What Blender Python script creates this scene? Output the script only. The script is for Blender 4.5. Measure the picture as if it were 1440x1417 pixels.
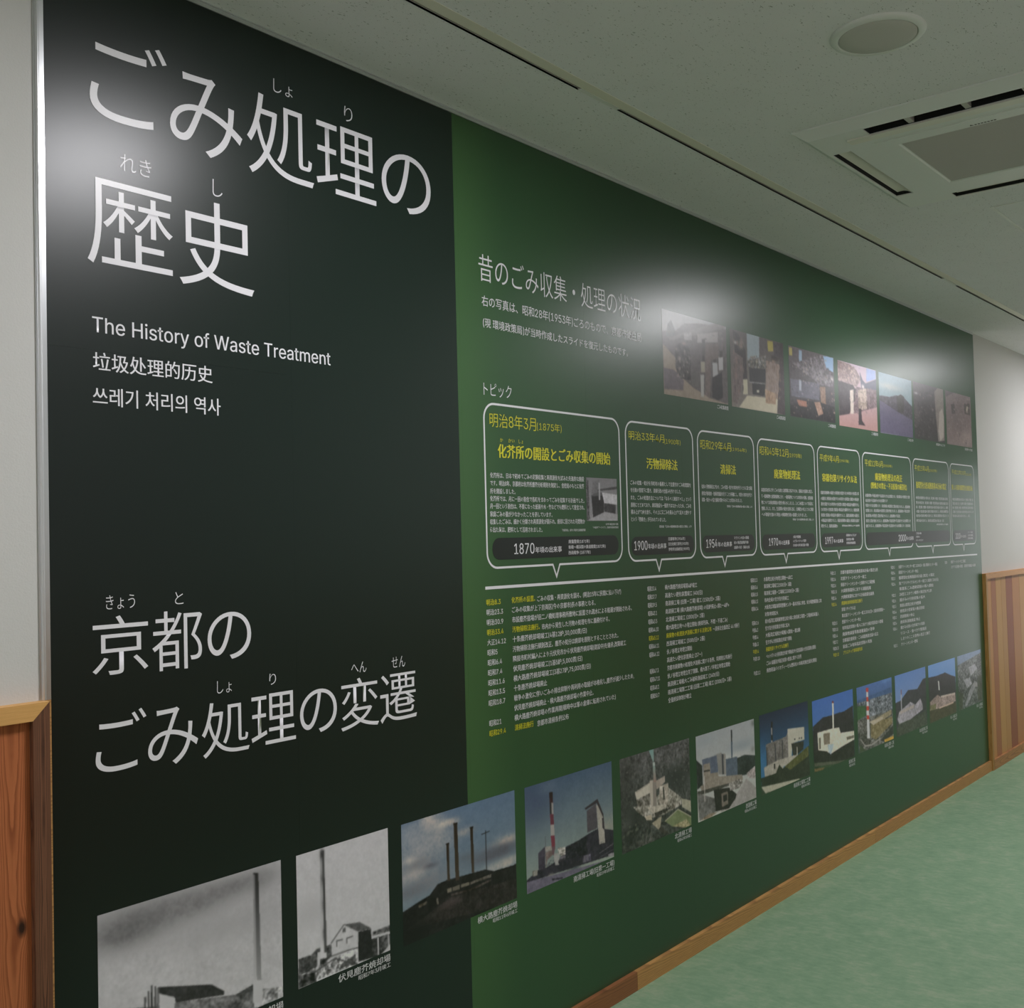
import bpy, bmesh, math, os
import numpy as np
from mathutils import Matrix, Vector

S = bpy.context.scene
COL = S.collection
for o in list(bpy.data.objects):
    bpy.data.objects.remove(o)

# ------------------------------------------------------------------ camera
yaw, pitch, roll = 0.893382813, 0.032363872, -0.025321252
FOCAL_PX, CAM = 1552.35, Vector((0.0, -2.02633, 1.48778))
fw = Vector((math.sin(yaw) * math.cos(pitch), math.cos(yaw) * math.cos(pitch), math.sin(pitch)))
rt = Vector((math.cos(yaw), -math.sin(yaw), 0.0))
up = rt.cross(fw)
r2 = math.cos(roll) * rt + math.sin(roll) * up
u2 = -math.sin(roll) * rt + math.cos(roll) * up
cd = bpy.data.cameras.new('camera')
cd.sensor_fit = 'HORIZONTAL'
cd.sensor_width = 36.0
cd.lens = FOCAL_PX / 1440 * 36.0
cd.clip_start = 0.02
cam = bpy.data.objects.new('camera', cd)
COL.objects.link(cam)
m = Matrix((r2, u2, -fw)).transposed().to_4x4()
m.translation = CAM
cam.matrix_world = m
S.camera = cam

# ------------------------------------------------------------------ world, exposure, lamps
w = bpy.data.worlds.new('world')
S.world = w
w.use_nodes = True
w.node_tree.nodes['Background'].inputs[0].default_value = (0.5, 0.55, 0.6, 1)
w.node_tree.nodes['Background'].inputs[1].default_value = 0.02
S.view_settings.view_transform = 'Standard'
S.view_settings.look = 'None'
S.view_settings.gamma = 1.0
S.view_settings.use_curve_mapping = False
S.view_settings.exposure = 0.75
S.cycles.use_denoising = True
S.cycles.max_bounces = 10
S.cycles.diffuse_bounces = 6
S.cycles.sample_clamp_indirect = 6.0
LAMP_STRENGTH = 33.5
LAMP_X = (-1.8, 1.8, 5.20, 8.40)
LAMP_Y = -1.08
FILL_WINDOW_STRENGTH = 0.9  # glow of the fill window added in the end wall

ZC = 2.70          # ceiling height
YF = -2.45         # opposite wall
XL, XR = -2.6, 10.6


def lin(c):
    return tuple(((v / 255) / 12.92 if v / 255 <= 0.04045 else ((v / 255 + 0.055) / 1.055) ** 2.4) for v in c)


# ------------------------------------------------------------------ materials
def mat(name, col=(0.5, 0.5, 0.5), rough=0.5, spec=0.5, metal=0.0, emit=None, strength=0.0):
    mt = bpy.data.materials.new(name)
    mt.use_nodes = True
    b = mt.node_tree.nodes['Principled BSDF']
    b.inputs['Base Color'].default_value = (*col, 1)
    b.inputs['Roughness'].default_value = rough
    b.inputs['Specular IOR Level'].default_value = spec
    b.inputs['Metallic'].default_value = metal
    if emit:
        b.inputs['Emission Color'].default_value = (*emit, 1)
        b.inputs['Emission Strength'].default_value = strength
    return mt


class N:
    """tiny helper for writing node trees"""
    def __init__(s, mt):
        s.t = mt.node_tree
        s.b = s.t.nodes['Principled BSDF']
        s.tc = s.t.nodes.new('ShaderNodeTexCoord')

    def n(s, kind, **kw):
        nd = s.t.nodes.new(kind)
        for k, v in kw.items():
            setattr(nd, k, v)
        return nd

    def L(s, a, b):
        s.t.links.new(a, b)

    def math(s, op, a, b=None, clamp=False):
        nd = s.n('ShaderNodeMath', operation=op)
        nd.use_clamp = clamp
        for i, v in enumerate((a, b)):
            if v is None:
                continue
            if isinstance(v, (int, float)):
                nd.inputs[i].default_value = v
            else:
                s.L(v, nd.inputs[i])
        return nd.outputs[0]

    def noise(s, vec, scale, detail=3, rough=0.5, stretch=None):
        if stretch:
            mp = s.n('ShaderNodeMapping')
            mp.inputs['Scale'].default_value = stretch
            s.L(vec, mp.inputs['Vector'])
            vec = mp.outputs[0]
        nd = s.n('ShaderNodeTexNoise')
        nd.inputs['Scale'].default_value = scale
        nd.inputs['Detail'].default_value = detail
        nd.inputs['Roughness'].default_value = rough
        s.L(vec, nd.inputs['Vector'])
        return nd.outputs['Fac']

    def ramp(s, fac, stops, interp='LINEAR'):
        nd = s.n('ShaderNodeValToRGB')
        nd.color_ramp.interpolation = interp
        e = nd.color_ramp.elements
        while len(e) < len(stops):
            e.new(0.5)
        for el, (p, c) in zip(e, stops):
            el.position = p
            el.color = (*c, 1)
        s.L(fac, nd.inputs[0])
        return nd.outputs[0]

    def mix(s, fac, a, b, mode='MIX'):
        nd = s.n('ShaderNodeMix', data_type='RGBA', blend_type=mode)
        for i, v in ((0, fac), (6, a), (7, b)):
            if isinstance(v, (int, float)):
                nd.inputs[i].default_value = v
            elif isinstance(v, tuple):
                nd.inputs[i].default_value = (*v, 1)
            else:
                s.L(v, nd.inputs[i])
        return nd.outputs[2]

    def bump(s, h, strength, dist):
        nd = s.n('ShaderNodeBump')
        nd.inputs['Strength'].default_value = strength
        nd.inputs['Distance'].default_value = dist
        s.L(h, nd.inputs['Height'])
        s.L(nd.outputs[0], s.b.inputs['Normal'])


def g3(v):
    return (v, v, v)


# white wall covering, faint emboss
M_wall = mat('white_wall_covering', (0.655, 0.65, 0.635), 0.85, 0.2)
k = N(M_wall)
k.bump(k.noise(k.tc.outputs['Object'], 260, 3), 0.25, 0.002)

# mineral-fibre ceiling board with short dark worm flecks
M_ceil = mat('mineral_fibre_ceiling', (0.66, 0.68, 0.63), 0.95, 0.1)
k = N(M_ceil)
oc = k.tc.outputs['Object']
f1 = k.noise(oc, 1.0, 1, 0.4, (95, 240, 95))
f2 = k.noise(oc, 1.0, 1, 0.4, (260, 120, 120))
f3 = k.noise(oc, 9.0, 2)
a1 = k.ramp(f1, [(0.70, g3(0)), (0.76, g3(1))])
a2 = k.ramp(f2, [(0.715, g3(0)), (0.77, g3(1))])
fl = k.math('MAXIMUM', a1, a2)
base = k.mix(f3, (0.85, 0.83, 0.87), (0.90, 0.88, 0.92))
k.L(k.mix(k.math('MULTIPLY', fl, 0.62), base, (0.17, 0.17, 0.15)), k.b.inputs['Base Color'])
k.bump(k.math('SUBTRACT', k.noise(oc, 400, 2), k.math('MULTIPLY', fl, 1.5)), 0.25, 0.002)

# marbled green sheet flooring
M_floor = mat('marbled_green_flooring', (0.2, 0.35, 0.2), 0.62, 0.3)
k = N(M_floor)
oc = k.tc.outputs['Object']
n1 = k.noise(oc, 7, 8, 0.72, (1.0, 1.3, 1))
n2 = k.noise(oc, 28, 4, 0.65, (1.6, 0.7, 1))
mixn = k.math('ADD', k.math('MULTIPLY', n1, 0.6), k.math('MULTIPLY', n2, 0.4))
c = k.ramp(mixn, [(0.36, (0.190, 0.325, 0.200)), (0.50, (0.245, 0.385, 0.240)), (0.62, (0.330, 0.430, 0.290))])
k.L(c, k.b.inputs['Base Color'])


def wood(name, light, dark, xc=None, knot=None, axis='Z', rough=0.5, ringk=7500, along=8.0, contrast=0.8):
    """flat-sawn softwood: nested U-shaped ring lines; axis = grain direction"""
    mt = mat(name, light, rough, 0.35)
    k = N(mt)
    sp = k.n('ShaderNodeSeparateXYZ')
    k.L(k.tc.outputs['Object'], sp.inputs[0])
    info = k.n('ShaderNodeObjectInfo')
    rnd = info.outputs['Random']
    if axis == 'Z':
        across, al = sp.outputs['X'], sp.outputs['Z']
        st = (45, 45, 2.2)
    else:
        across, al = sp.outputs['Z'], sp.outputs['X']
        st = (2.2, 45, 45)
    if xc is None:
        # rings centred anywhere; position differs from board to board
        ce = k.math('MULTIPLY', rnd, 0.09)
        dx = k.math('SUBTRACT', k.math('PINGPONG', k.math('ADD', across, ce), 0.075), 0.03)
    else:
        dx = k.math('SUBTRACT', across, xc)
    wob = k.noise(k.tc.outputs['Object'], 3.0, 3, 0.55, tuple(0.45 if s < 10 else 6 for s in st))
    dx = k.math('ADD', dx, k.math('MULTIPLY', k.math('SUBTRACT', wob, 0.5), 0.022))
    if knot:
        d1 = k.math('SUBTRACT', across, knot[0])
        d2 = k.math('MULTIPLY', k.math('SUBTRACT', al, knot[1]), 0.55)
        dd = k.math('SQRT', k.math('ADD', k.math('POWER', d1, 2.0), k.math('POWER', d2, 2.0)))
        g = k.math('POWER', 2.718, k.math('MULTIPLY', k.math('POWER', k.math('DIVIDE', dd, 0.018), 2.0), -1.0))
        dx = k.math('ADD', dx, k.math('MULTIPLY', g, -0.012))
    ph = k.math('ADD', k.math('MULTIPLY', al, along),
                k.math('MULTIPLY', k.math('MULTIPLY', dx, dx), -ringk))
    ph = k.math('ADD', ph, k.math('MULTIPLY', rnd, 7.0))
    ph = k.math('ADD', ph, k.math('MULTIPLY', k.noise(k.tc.outputs['Object'], 5, 4), 2.2))
    fr_ = k.math('FRACT', ph)
    line = k.ramp(fr_, [(0.0, g3(0.0)), (0.45, g3(0.22)), (0.82, g3(0.9)), (0.9, g3(1.0)), (0.97, g3(0.1))])
    fine = k.noise(k.tc.outputs['Object'], 6.0, 5, 0.6, st)
    fac = k.math('ADD', k.math('MULTIPLY', line, contrast * 0.75), k.math('MULTIPLY', k.math('SUBTRACT', fine, 0.45), 0.8), True)
    col = k.mix(fac, light, dark)
    tint = k.n('ShaderNodeHueSaturation')
    k.L(k.math('ADD', 0.80, k.math('MULTIPLY', rnd, 0.38)), tint.inputs['Value'])
    k.L(k.math('ADD', 0.49, k.math('MULTIPLY', rnd, 0.018)), tint.inputs['Hue'])
    k.L(col, tint.inputs['Color'])
    col = tint.outputs[0]
    if knot:
        kf = k.ramp(k.math('DIVIDE', dd, 0.012), [(0.35, g3(1)), (0.75, g3(0.45)), (1.0, g3(0))])
        col = k.mix(kf, col, (0.035, 0.014, 0.008))
    k.L(col, k.b.inputs['Base Color'])
    k.bump(fine, 0.12, 0.002)
    return mt


M_plank = wood('red_cedar_plank', (0.56, 0.19, 0.070), (0.25, 0.068, 0.022), xc=1.014, knot=(1.030, 0.793), contrast=1.0, ringk=5200, along=5.0)
M_plankr = wood('mixed_cedar_plank', (0.44, 0.21, 0.075), (0.24, 0.095, 0.033))
M_casing = wood('brown_casing_wood', (0.225, 0.102, 0.055), (0.060, 0.026, 0.015), xc=1.065, ringk=16000, along=0.8, contrast=1.1)
M_rail = wood('pale_oak_rail_wood', (0.64, 0.335, 0.125), (0.45, 0.215, 0.070), axis='X', ringk=5200, along=1.2, contrast=0.5)
M_base_red = wood('red_brown_skirting_wood', (0.34, 0.135, 0.055), (0.14, 0.050, 0.022), axis='X', ringk=2500, along=4)
M_base_tan = wood('tan_skirting_wood', (0.62, 0.33, 0.115), (0.25, 0.110, 0.042), axis='X', ringk=2800, along=6)

# printed laminate: two flat ink fields and a soft printed fade away from their border
def panel_material():
    mt = mat('printed_green_laminate', (0.03, 0.06, 0.04), PANEL_ROUGH, PANEL_SPEC)
    k = N(mt)
    sp = k.n('ShaderNodeSeparateXYZ')
    k.L(k.tc.outputs['Object'], sp.inputs[0])
    x = sp.outputs['X']
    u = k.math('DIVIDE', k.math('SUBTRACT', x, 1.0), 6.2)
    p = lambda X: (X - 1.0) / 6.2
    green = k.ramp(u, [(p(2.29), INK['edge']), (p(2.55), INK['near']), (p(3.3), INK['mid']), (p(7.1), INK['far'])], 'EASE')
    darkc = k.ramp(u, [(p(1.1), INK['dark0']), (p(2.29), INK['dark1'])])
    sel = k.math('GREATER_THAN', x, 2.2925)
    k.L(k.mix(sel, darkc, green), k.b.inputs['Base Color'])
    k.bump(k.noise(k.tc.outputs['Object'], 700, 2), 0.05, 0.0006)
    return mt


PANEL_ROUGH, PANEL_SPEC = 0.31, 0.44
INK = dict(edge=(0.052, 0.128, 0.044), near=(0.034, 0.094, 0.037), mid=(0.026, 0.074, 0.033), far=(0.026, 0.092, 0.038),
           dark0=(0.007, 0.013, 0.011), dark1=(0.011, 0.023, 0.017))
M_panel = panel_material()
M_white = mat('white_print', (0.80, 0.79, 0.83), PANEL_ROUGH, PANEL_SPEC)
M_yellow = mat('yellow_print', (0.72, 0.68, 0.040), PANEL_ROUGH, PANEL_SPEC)
M_plate = mat('dark_print', (0.016, 0.022, 0.020), PANEL_ROUGH, PANEL_SPEC)
M_back = mat('dark_backing_board', (0.02, 0.025, 0.022), 0.8)
M_alu = mat('satin_aluminium', (0.70, 0.71, 0.73), 0.28, 0.5, 0.85)
M_wtrim = mat('white_plastic_trim', (0.80, 0.79, 0.78), 0.45)
M_cream = mat('cream_metal_flange', (0.84, 0.79, 0.70), 0.5)
M_slot = mat('dark_slot_metal', (0.035, 0.035, 0.03), 0.6)
M_ac = mat('white_air_conditioner_plastic', (0.86, 0.86, 0.86), 0.42)
M_acg = mat('grey_intake_mesh', (0.60, 0.56, 0.55), 0.8)
M_vane = mat('cream_vane_plastic', (0.88, 0.84, 0.78), 0.45)
M_dark = mat('black_duct_interior', (0.012, 0.012, 0.013), 0.8)
M_spk = mat('white_speaker_ring', (0.84, 0.84, 0.83), 0.5)
M_spg = mat('grey_speaker_mesh', (0.62, 0.59, 0.57), 0.8)
M_lamp = mat('lit_opal_diffuser', (0.8, 0.8, 0.8), 0.5, emit=(0.985, 0.970, 1.0), strength=LAMP_STRENGTH)
M_logo = mat('dark_red_brown_print', (0.05, 0.035, 0.03), 0.5)


def photo_material():
    mt = mat('photographic_print', (0.5, 0.5, 0.5), PANEL_ROUGH, PANEL_SPEC)
    k = N(mt)
    a = k.n('ShaderNodeAttribute', attribute_name='print_colour')
    k.L(a.outputs['Color'], k.b.inputs['Base Color'])
    return mt


M_photo = photo_material()


# ------------------------------------------------------------------ object helpers
def obj(name, me, mt=None, parent=None, smooth=False):
    o = bpy.data.objects.new(name, me)
    COL.objects.link(o)
    if mt and not me.materials:
        me.materials.append(mt)
    if parent:
        o.parent = parent
    if smooth:
        for p in me.polygons:
            p.use_smooth = True
    return o


def mesh(name, verts, faces):
    me = bpy.data.meshes.new(name)
    me.from_pydata(verts, [], faces)
    me.update()
    return me


def bm_obj(name, bm, mt, parent=None, smooth=False):
    me = bpy.data.meshes.new(name)
    bmesh.ops.recalc_face_normals(bm, faces=bm.faces)
    bm.to_mesh(me)
    bm.free()
    return obj(name, me, mt, parent, smooth)


def addbox(bm, x0, x1, y0, y1, z0, z1):
    v = [bm.verts.new((x, y, z)) for x in (x0, x1) for y in (y0, y1) for z in (z0, z1)]
    for f in ((0, 1, 3, 2), (4, 6, 7, 5), (0, 4, 5, 1), (2, 3, 7, 6), (0, 2, 6, 4), (1, 5, 7, 3)):
        bm.faces.new([v[i] for i in f])


def box(name, x0, x1, y0, y1, z0, z1, mt, parent=None, bevel=0.0):
    bm = bmesh.new()
    addbox(bm, x0, x1, y0, y1, z0, z1)
    if bevel:
        bmesh.ops.bevel(bm, geom=list(bm.edges), offset=bevel, segments=2, affect='EDGES')
    return bm_obj(name, bm, mt, parent)


def prism(name, pts, axis_pts, mt, parent=None):
    """pts: (x, z) outline extruded between two y values"""
    y0, y1 = axis_pts
    n = len(pts)
    v = [(x, y0, z) for x, z in pts] + [(x, y1, z) for x, z in pts]
    f = [tuple(range(n)), tuple(range(2 * n - 1, n - 1, -1))] + [(i, (i + 1) % n, n + (i + 1) % n, n + i) for i in range(n)]
    bm = bmesh.new()
    bv = [bm.verts.new(p) for p in v]
    for q in f:
        bm.faces.new([bv[i] for i in q])
    return bm_obj(name, bm, mt, parent)


def struct(o):
    o['kind'] = 'structure'
    return o


def tag(o, label, cat, group=None):
    o['label'] = label
    o['category'] = cat
    if group:
        o['group'] = group
    return o


def empty(name, loc=(0, 0, 0)):
    e = bpy.data.objects.new(name, None)
    e.empty_display_size = 0.1
    e.location = loc
    COL.objects.link(e)
    return e


# ------------------------------------------------------------------ room shell
struct(box('floor', XL, XR, YF, 0.1, -0.05, 0.0, M_floor))
RY0, RY1 = -0.3505, -0.3385         # open slot of the picture rail in the ceiling
AX0, AX1, AY0, AY1 = 3.20, 4.04, -1.54, -0.70   # hole for the cassette
bm = bmesh.new()
addbox(bm, XL, XR, RY1, 0.1, ZC, ZC + 0.06)
addbox(bm, XL, XR, AY1, RY0, ZC, ZC + 0.06)
addbox(bm, XL, AX0, AY0, AY1, ZC, ZC + 0.06)
addbox(bm, AX1, XR, AY0, AY1, ZC, ZC + 0.06)
addbox(bm, XL, XR, YF, AY0, ZC, ZC + 0.06)
ceiling = struct(bm_obj('ceiling', bm, M_ceil))

wb = struct(box('wall_back', XL, XR, 0.006, 0.12, 0.0, ZC, M_wall))
wf = struct(box('wall_front', XL, XR, YF - 0.1, YF, 0.0, ZC, M_wall))
struct(box('wall_left', XL - 0.1, XL, YF, 0.12, 0.0, ZC, M_wall))
# end wall with an unseen glowing window added to light the far end
WY0, WY1, WZ0, WZ1 = -1.15, -0.15, 0.12, 2.05
bm = bmesh.new()
addbox(bm, XR, XR + 0.1, YF, WY0, 0.0, ZC)
addbox(bm, XR, XR + 0.1, WY1, 0.12, 0.0, ZC)
addbox(bm, XR, XR + 0.1, WY0, WY1, 0.0, WZ0)
addbox(bm, XR, XR + 0.1, WY0, WY1, WZ1, ZC)
struct(bm_obj('wall_right', bm, M_wall))
M_fill_glow = mat('added_fill_glow', (0.8, 0.8, 0.8), 0.4, emit=(0.93, 0.97, 1.0), strength=FILL_WINDOW_STRENGTH)
fill_win = struct(box('added_window_1', XR + 0.03, XR + 0.04, WY0, WY1, WZ0, WZ1, M_fill_glow))
bm = bmesh.new()
for q in ((WY0, WY1, WZ0, WZ0 + .05), (WY0, WY1, WZ1 - .05, WZ1), (WY0, WY0 + .05, WZ0 + .05, WZ1 - .05), (WY1 - .05, WY1, WZ0 + .05, WZ1 - .05), (WY0 + .05, WY1 - .05, 1.04, 1.09)):
    addbox(bm, XR - 0.005, XR + 0.03, *q)
bm_obj('added_window_frame', bm, M_alu, fill_win)

# the opposite wall has the same wooden wainscot and cap rail
for i in range(26):
    a = XL + 0.6 * i
    box('plank', a, min(a + 0.5985, XR), YF, YF + 0.012, 0.0, 1.175, M_plankr, wf)
struct(box('trim_5', XL, XR, YF, YF + 0.024, 1.1715, 1.2045, M_rail))
struct(box('baseboard_front', XL, XR, YF, YF + 0.020, 0.0, 0.060, M_base_tan))

# wainscot planks, parts of the back wall
YPL = -0.008
RZ0, RZ1, YR = 1.1715, 1.2045, -0.022
xs = [0.905 - 0.15 * i for i in range(12)]
for i, x in enumerate(xs):
    x1 = 1.0495 if i == 0 else xs[i - 1] - 0.0015
    box('plank', x, x1, YPL, 0.006, 0.0, RZ0 + 0.004, M_plank if i == 0 else M_plankr, wb, 0.0008)
bs = [7.150, 7.276, 7.380, 7.500, 7.607, 7.757, 7.931, 8.092, 8.24, 8.39, 8.54, 8.69, 8.84, 8.99, 9.14, 9.29, 9.44, 9.59]
tone = {0: (0.50, 0.235, 0.10), 1: (0.50, 0.225, 0.10), 2: (0.56, 0.31, 0.12), 3: (0.56, 0.31, 0.12), 4: (0.40, 0.16, 0.080), 5: (0.44, 0.195, 0.09), 6: (0.58, 0.33, 0.13), 7: (0.55, 0.30, 0.12)}
for i in range(len(bs) - 1):
    if i in tone:
        mt = wood('cedar_plank_tone', tone[i], tuple(v * 0.78 for v in tone[i]), contrast=0.35)
        mt.node_tree.nodes['Principled BSDF'].inputs['Roughness'].default_value = 0.55
    else:
        mt = M_plankr
    box('plank', bs[i], bs[i + 1] - 0.0015, YPL, 0.006, 0.0, RZ0 + 0.004, mt, wb, 0.0008)

# cap rails with mitred ends, and the vertical casings they meet
t1 = struct(prism('trim_1', [(XL, RZ0), (1.0485, RZ0), (1.0815, RZ1), (XL, RZ1)], (YR, 0.006), M_rail))
t2 = struct(prism('trim_2', [(1.0485, 0.0), (1.0815, 0.0), (1.0815, RZ1 - 0.0004), (1.0485, RZ0 - 0.0004)], (YR, 0.006), M_casing))
t3 = struct(prism('trim_3', [(7.160, RZ0), (XR, RZ0), (XR, RZ1), (7.127, RZ1)], (YR, 0.006), M_rail))
M_casing_r = wood('tan_casing_wood', (0.42, 0.22, 0.07), (0.25, 0.11, 0.035), ringk=9000, along=1.5)
t4 = struct(prism('trim_4', [(7.127, 0.0), (7.160, 0.0), (7.160, RZ0 - 0.0004), (7.127, RZ1 - 0.0004)], (YR, 0.006), M_casing_r))


def skirting(x0, x1, y, mt, parent):
    bm = bmesh.new()
    addbox(bm, x0, x1, y - 0.003, 0.006, 0.0, 0.060)
    bmesh.ops.bevel(bm, geom=[e for e in bm.edges if abs(e.verts[0].co.z - .06) < 1e-5 and abs(e.verts[1].co.z - .06) < 1e-5 and abs(e.verts[0].co.y - y + .003) < 1e-5 and abs(e.verts[1].co.y - y + .003) < 1e-5], offset=0.0008, segments=2, affect='EDGES')
    return bm_obj('skirting_board', bm, mt, parent)


bb = struct(box('baseboard_back', 1.09, 7.127, 0.0, 0.006, 0.0, 0.055, M_back))
SPL = 3.095
skirting(1.0825, SPL - 0.0005, -0.012, M_base_red, bb)
skirting(SPL + 0.0005, 5.2, -0.012, M_base_tan, bb)
skirting(5.201, 7.1255, -0.012, M_base_tan, bb)
skirting(7.161, 9.2, -0.020, M_base_tan, bb)
skirting(9.201, XR, -0.020, M_base_tan, bb)
skirting(XL, 1.048, -0.020, M_base_red, bb)

# picture rail let into the ceiling: dark channel, cream flange, white joint covers
pr = empty('picture_rail', (2.4, -0.345, ZC))
tag(pr, 'thin dark slotted picture rail with a cream flange set into the ceiling along the wall', 'rail')


def rel(name, x0, x1, y0, y1, z0, z1, mt, par, bevel=0.0):
    l = par.location
    return box(name, x0 - l.x, x1 - l.x, y0 - l.y, y1 - l.y, z0 - l.z, z1 - l.z, mt, par, bevel)


segs = [(XL, 2.427), (2.616, 5.465), (5.670, 8.6), (8.8, XR)]
for a, b in segs:
    bm = bmesh.new()
    l = pr.location
    for q in ((a, b, RY0 - .0015, RY0, ZC - .0, ZC + .02), (a, b, RY1, RY1 + .0015, ZC - .0, ZC + .02), (a, b, RY0, RY1, ZC + .018, ZC + .02)):
        addbox(bm, q[0] - l.x, q[1] - l.x, q[2] - l.y, q[3] - l.y, q[4] - l.z, q[5] - l.z)
    bm_obj('channel', bm, M_slot, pr)
    rel('glide_strip', a, b, RY0 + 0.0045, RY0 + 0.0062, ZC + 0.0005, ZC + 0.018, M_acg, pr)
for a, b in ((2.427, 2.616), (5.465, 5.67), (8.6, 8.8)):
    rel('joint_cover', a, b, RY0 - 0.001, RY1 + 0.001, ZC - 0.0015, ZC + 0.01, M_wtrim, pr)
rel('flange', XL, XR, RY0 - 0.034, RY0 - 0.0015, ZC - 0.0012, ZC, M_cream, pr)

# ------------------------------------------------------------------ the printed wall graphic
wg = empty('wall_graphic', (0, 0, 0))
tag(wg, 'huge dark green printed wall graphic with white lettering, rows of photographs and a timeline', 'mural')
PX0, PX1, PZ0, PZ1 = 1.0965, 7.1255, 0.0605, 2.6865
box('backing_board', PX0, PX1, 0.003, 0.0058, PZ0, PZ1, M_back, wg)
seams = [PX0, 1.700, 2.306, 2.911, 3.509, 4.113, 4.717, 5.321, 5.925, 6.530, PX1]
for a, b in zip(seams[:-1], seams[1:]):
    parts = ((PZ0, 1.8886), (1.8888, PZ1)) if a == PX0 else ((PZ0, PZ1),)
    for z0, z1 in parts:
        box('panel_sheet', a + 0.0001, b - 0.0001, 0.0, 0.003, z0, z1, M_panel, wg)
# aluminium edge mouldings (the left one has a flange, a nose and a flat face)
bm = bmesh.new()
prof = [(1.0762, 0.0058), (1.0762, 0.0035), (1.0790, 0.0030), (1.0800, -0.0010), (1.0815, -0.0035), (1.0835, -0.0035), (1.0850, -0.0010), (1.0862, -0.0004), (1.0962, -0.0004), (1.0962, 0.0058)]
n = len(prof)
lo = [bm.verts.new((x, y, RZ1 + 0.0003)) for x, y in prof]
hi = [bm.verts.new((x, y, ZC - 0.0002)) for x, y in prof]
bm.faces.new(lo)
bm.faces.new(hi[::-1])
for i in range(n):
    bm.faces.new((lo[i], lo[(i + 1) % n], hi[(i + 1) % n], hi[i]))
bm_obj('side_moulding', bm, M_alu, wg)
box('side_moulding', 1.0822, 1.0962, -0.0004, 0.0058, PZ0, RZ1, M_base_tan, wg)
box('side_moulding', 7.1258, 7.1268, -0.0004, 0.0058, RZ1, ZC - .0002, M_alu, wg)
bm = bmesh.new()
addbox(bm, 1.0965, 7.1255, -0.0025, 0.0058, PZ1 + 0.0003, PZ1 + 0.0085)
addbox(bm, 1.0965, 7.1255, -0.0005, 0.0058, PZ1 + 0.0085, PZ1 + 0.0105)
addbox(bm, 1.0965, 7.1255, -0.0035, 0.0058, PZ1 + 0.0105, ZC - 0.0002)
bm_obj('top_moulding', bm, M_alu, wg)

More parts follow.
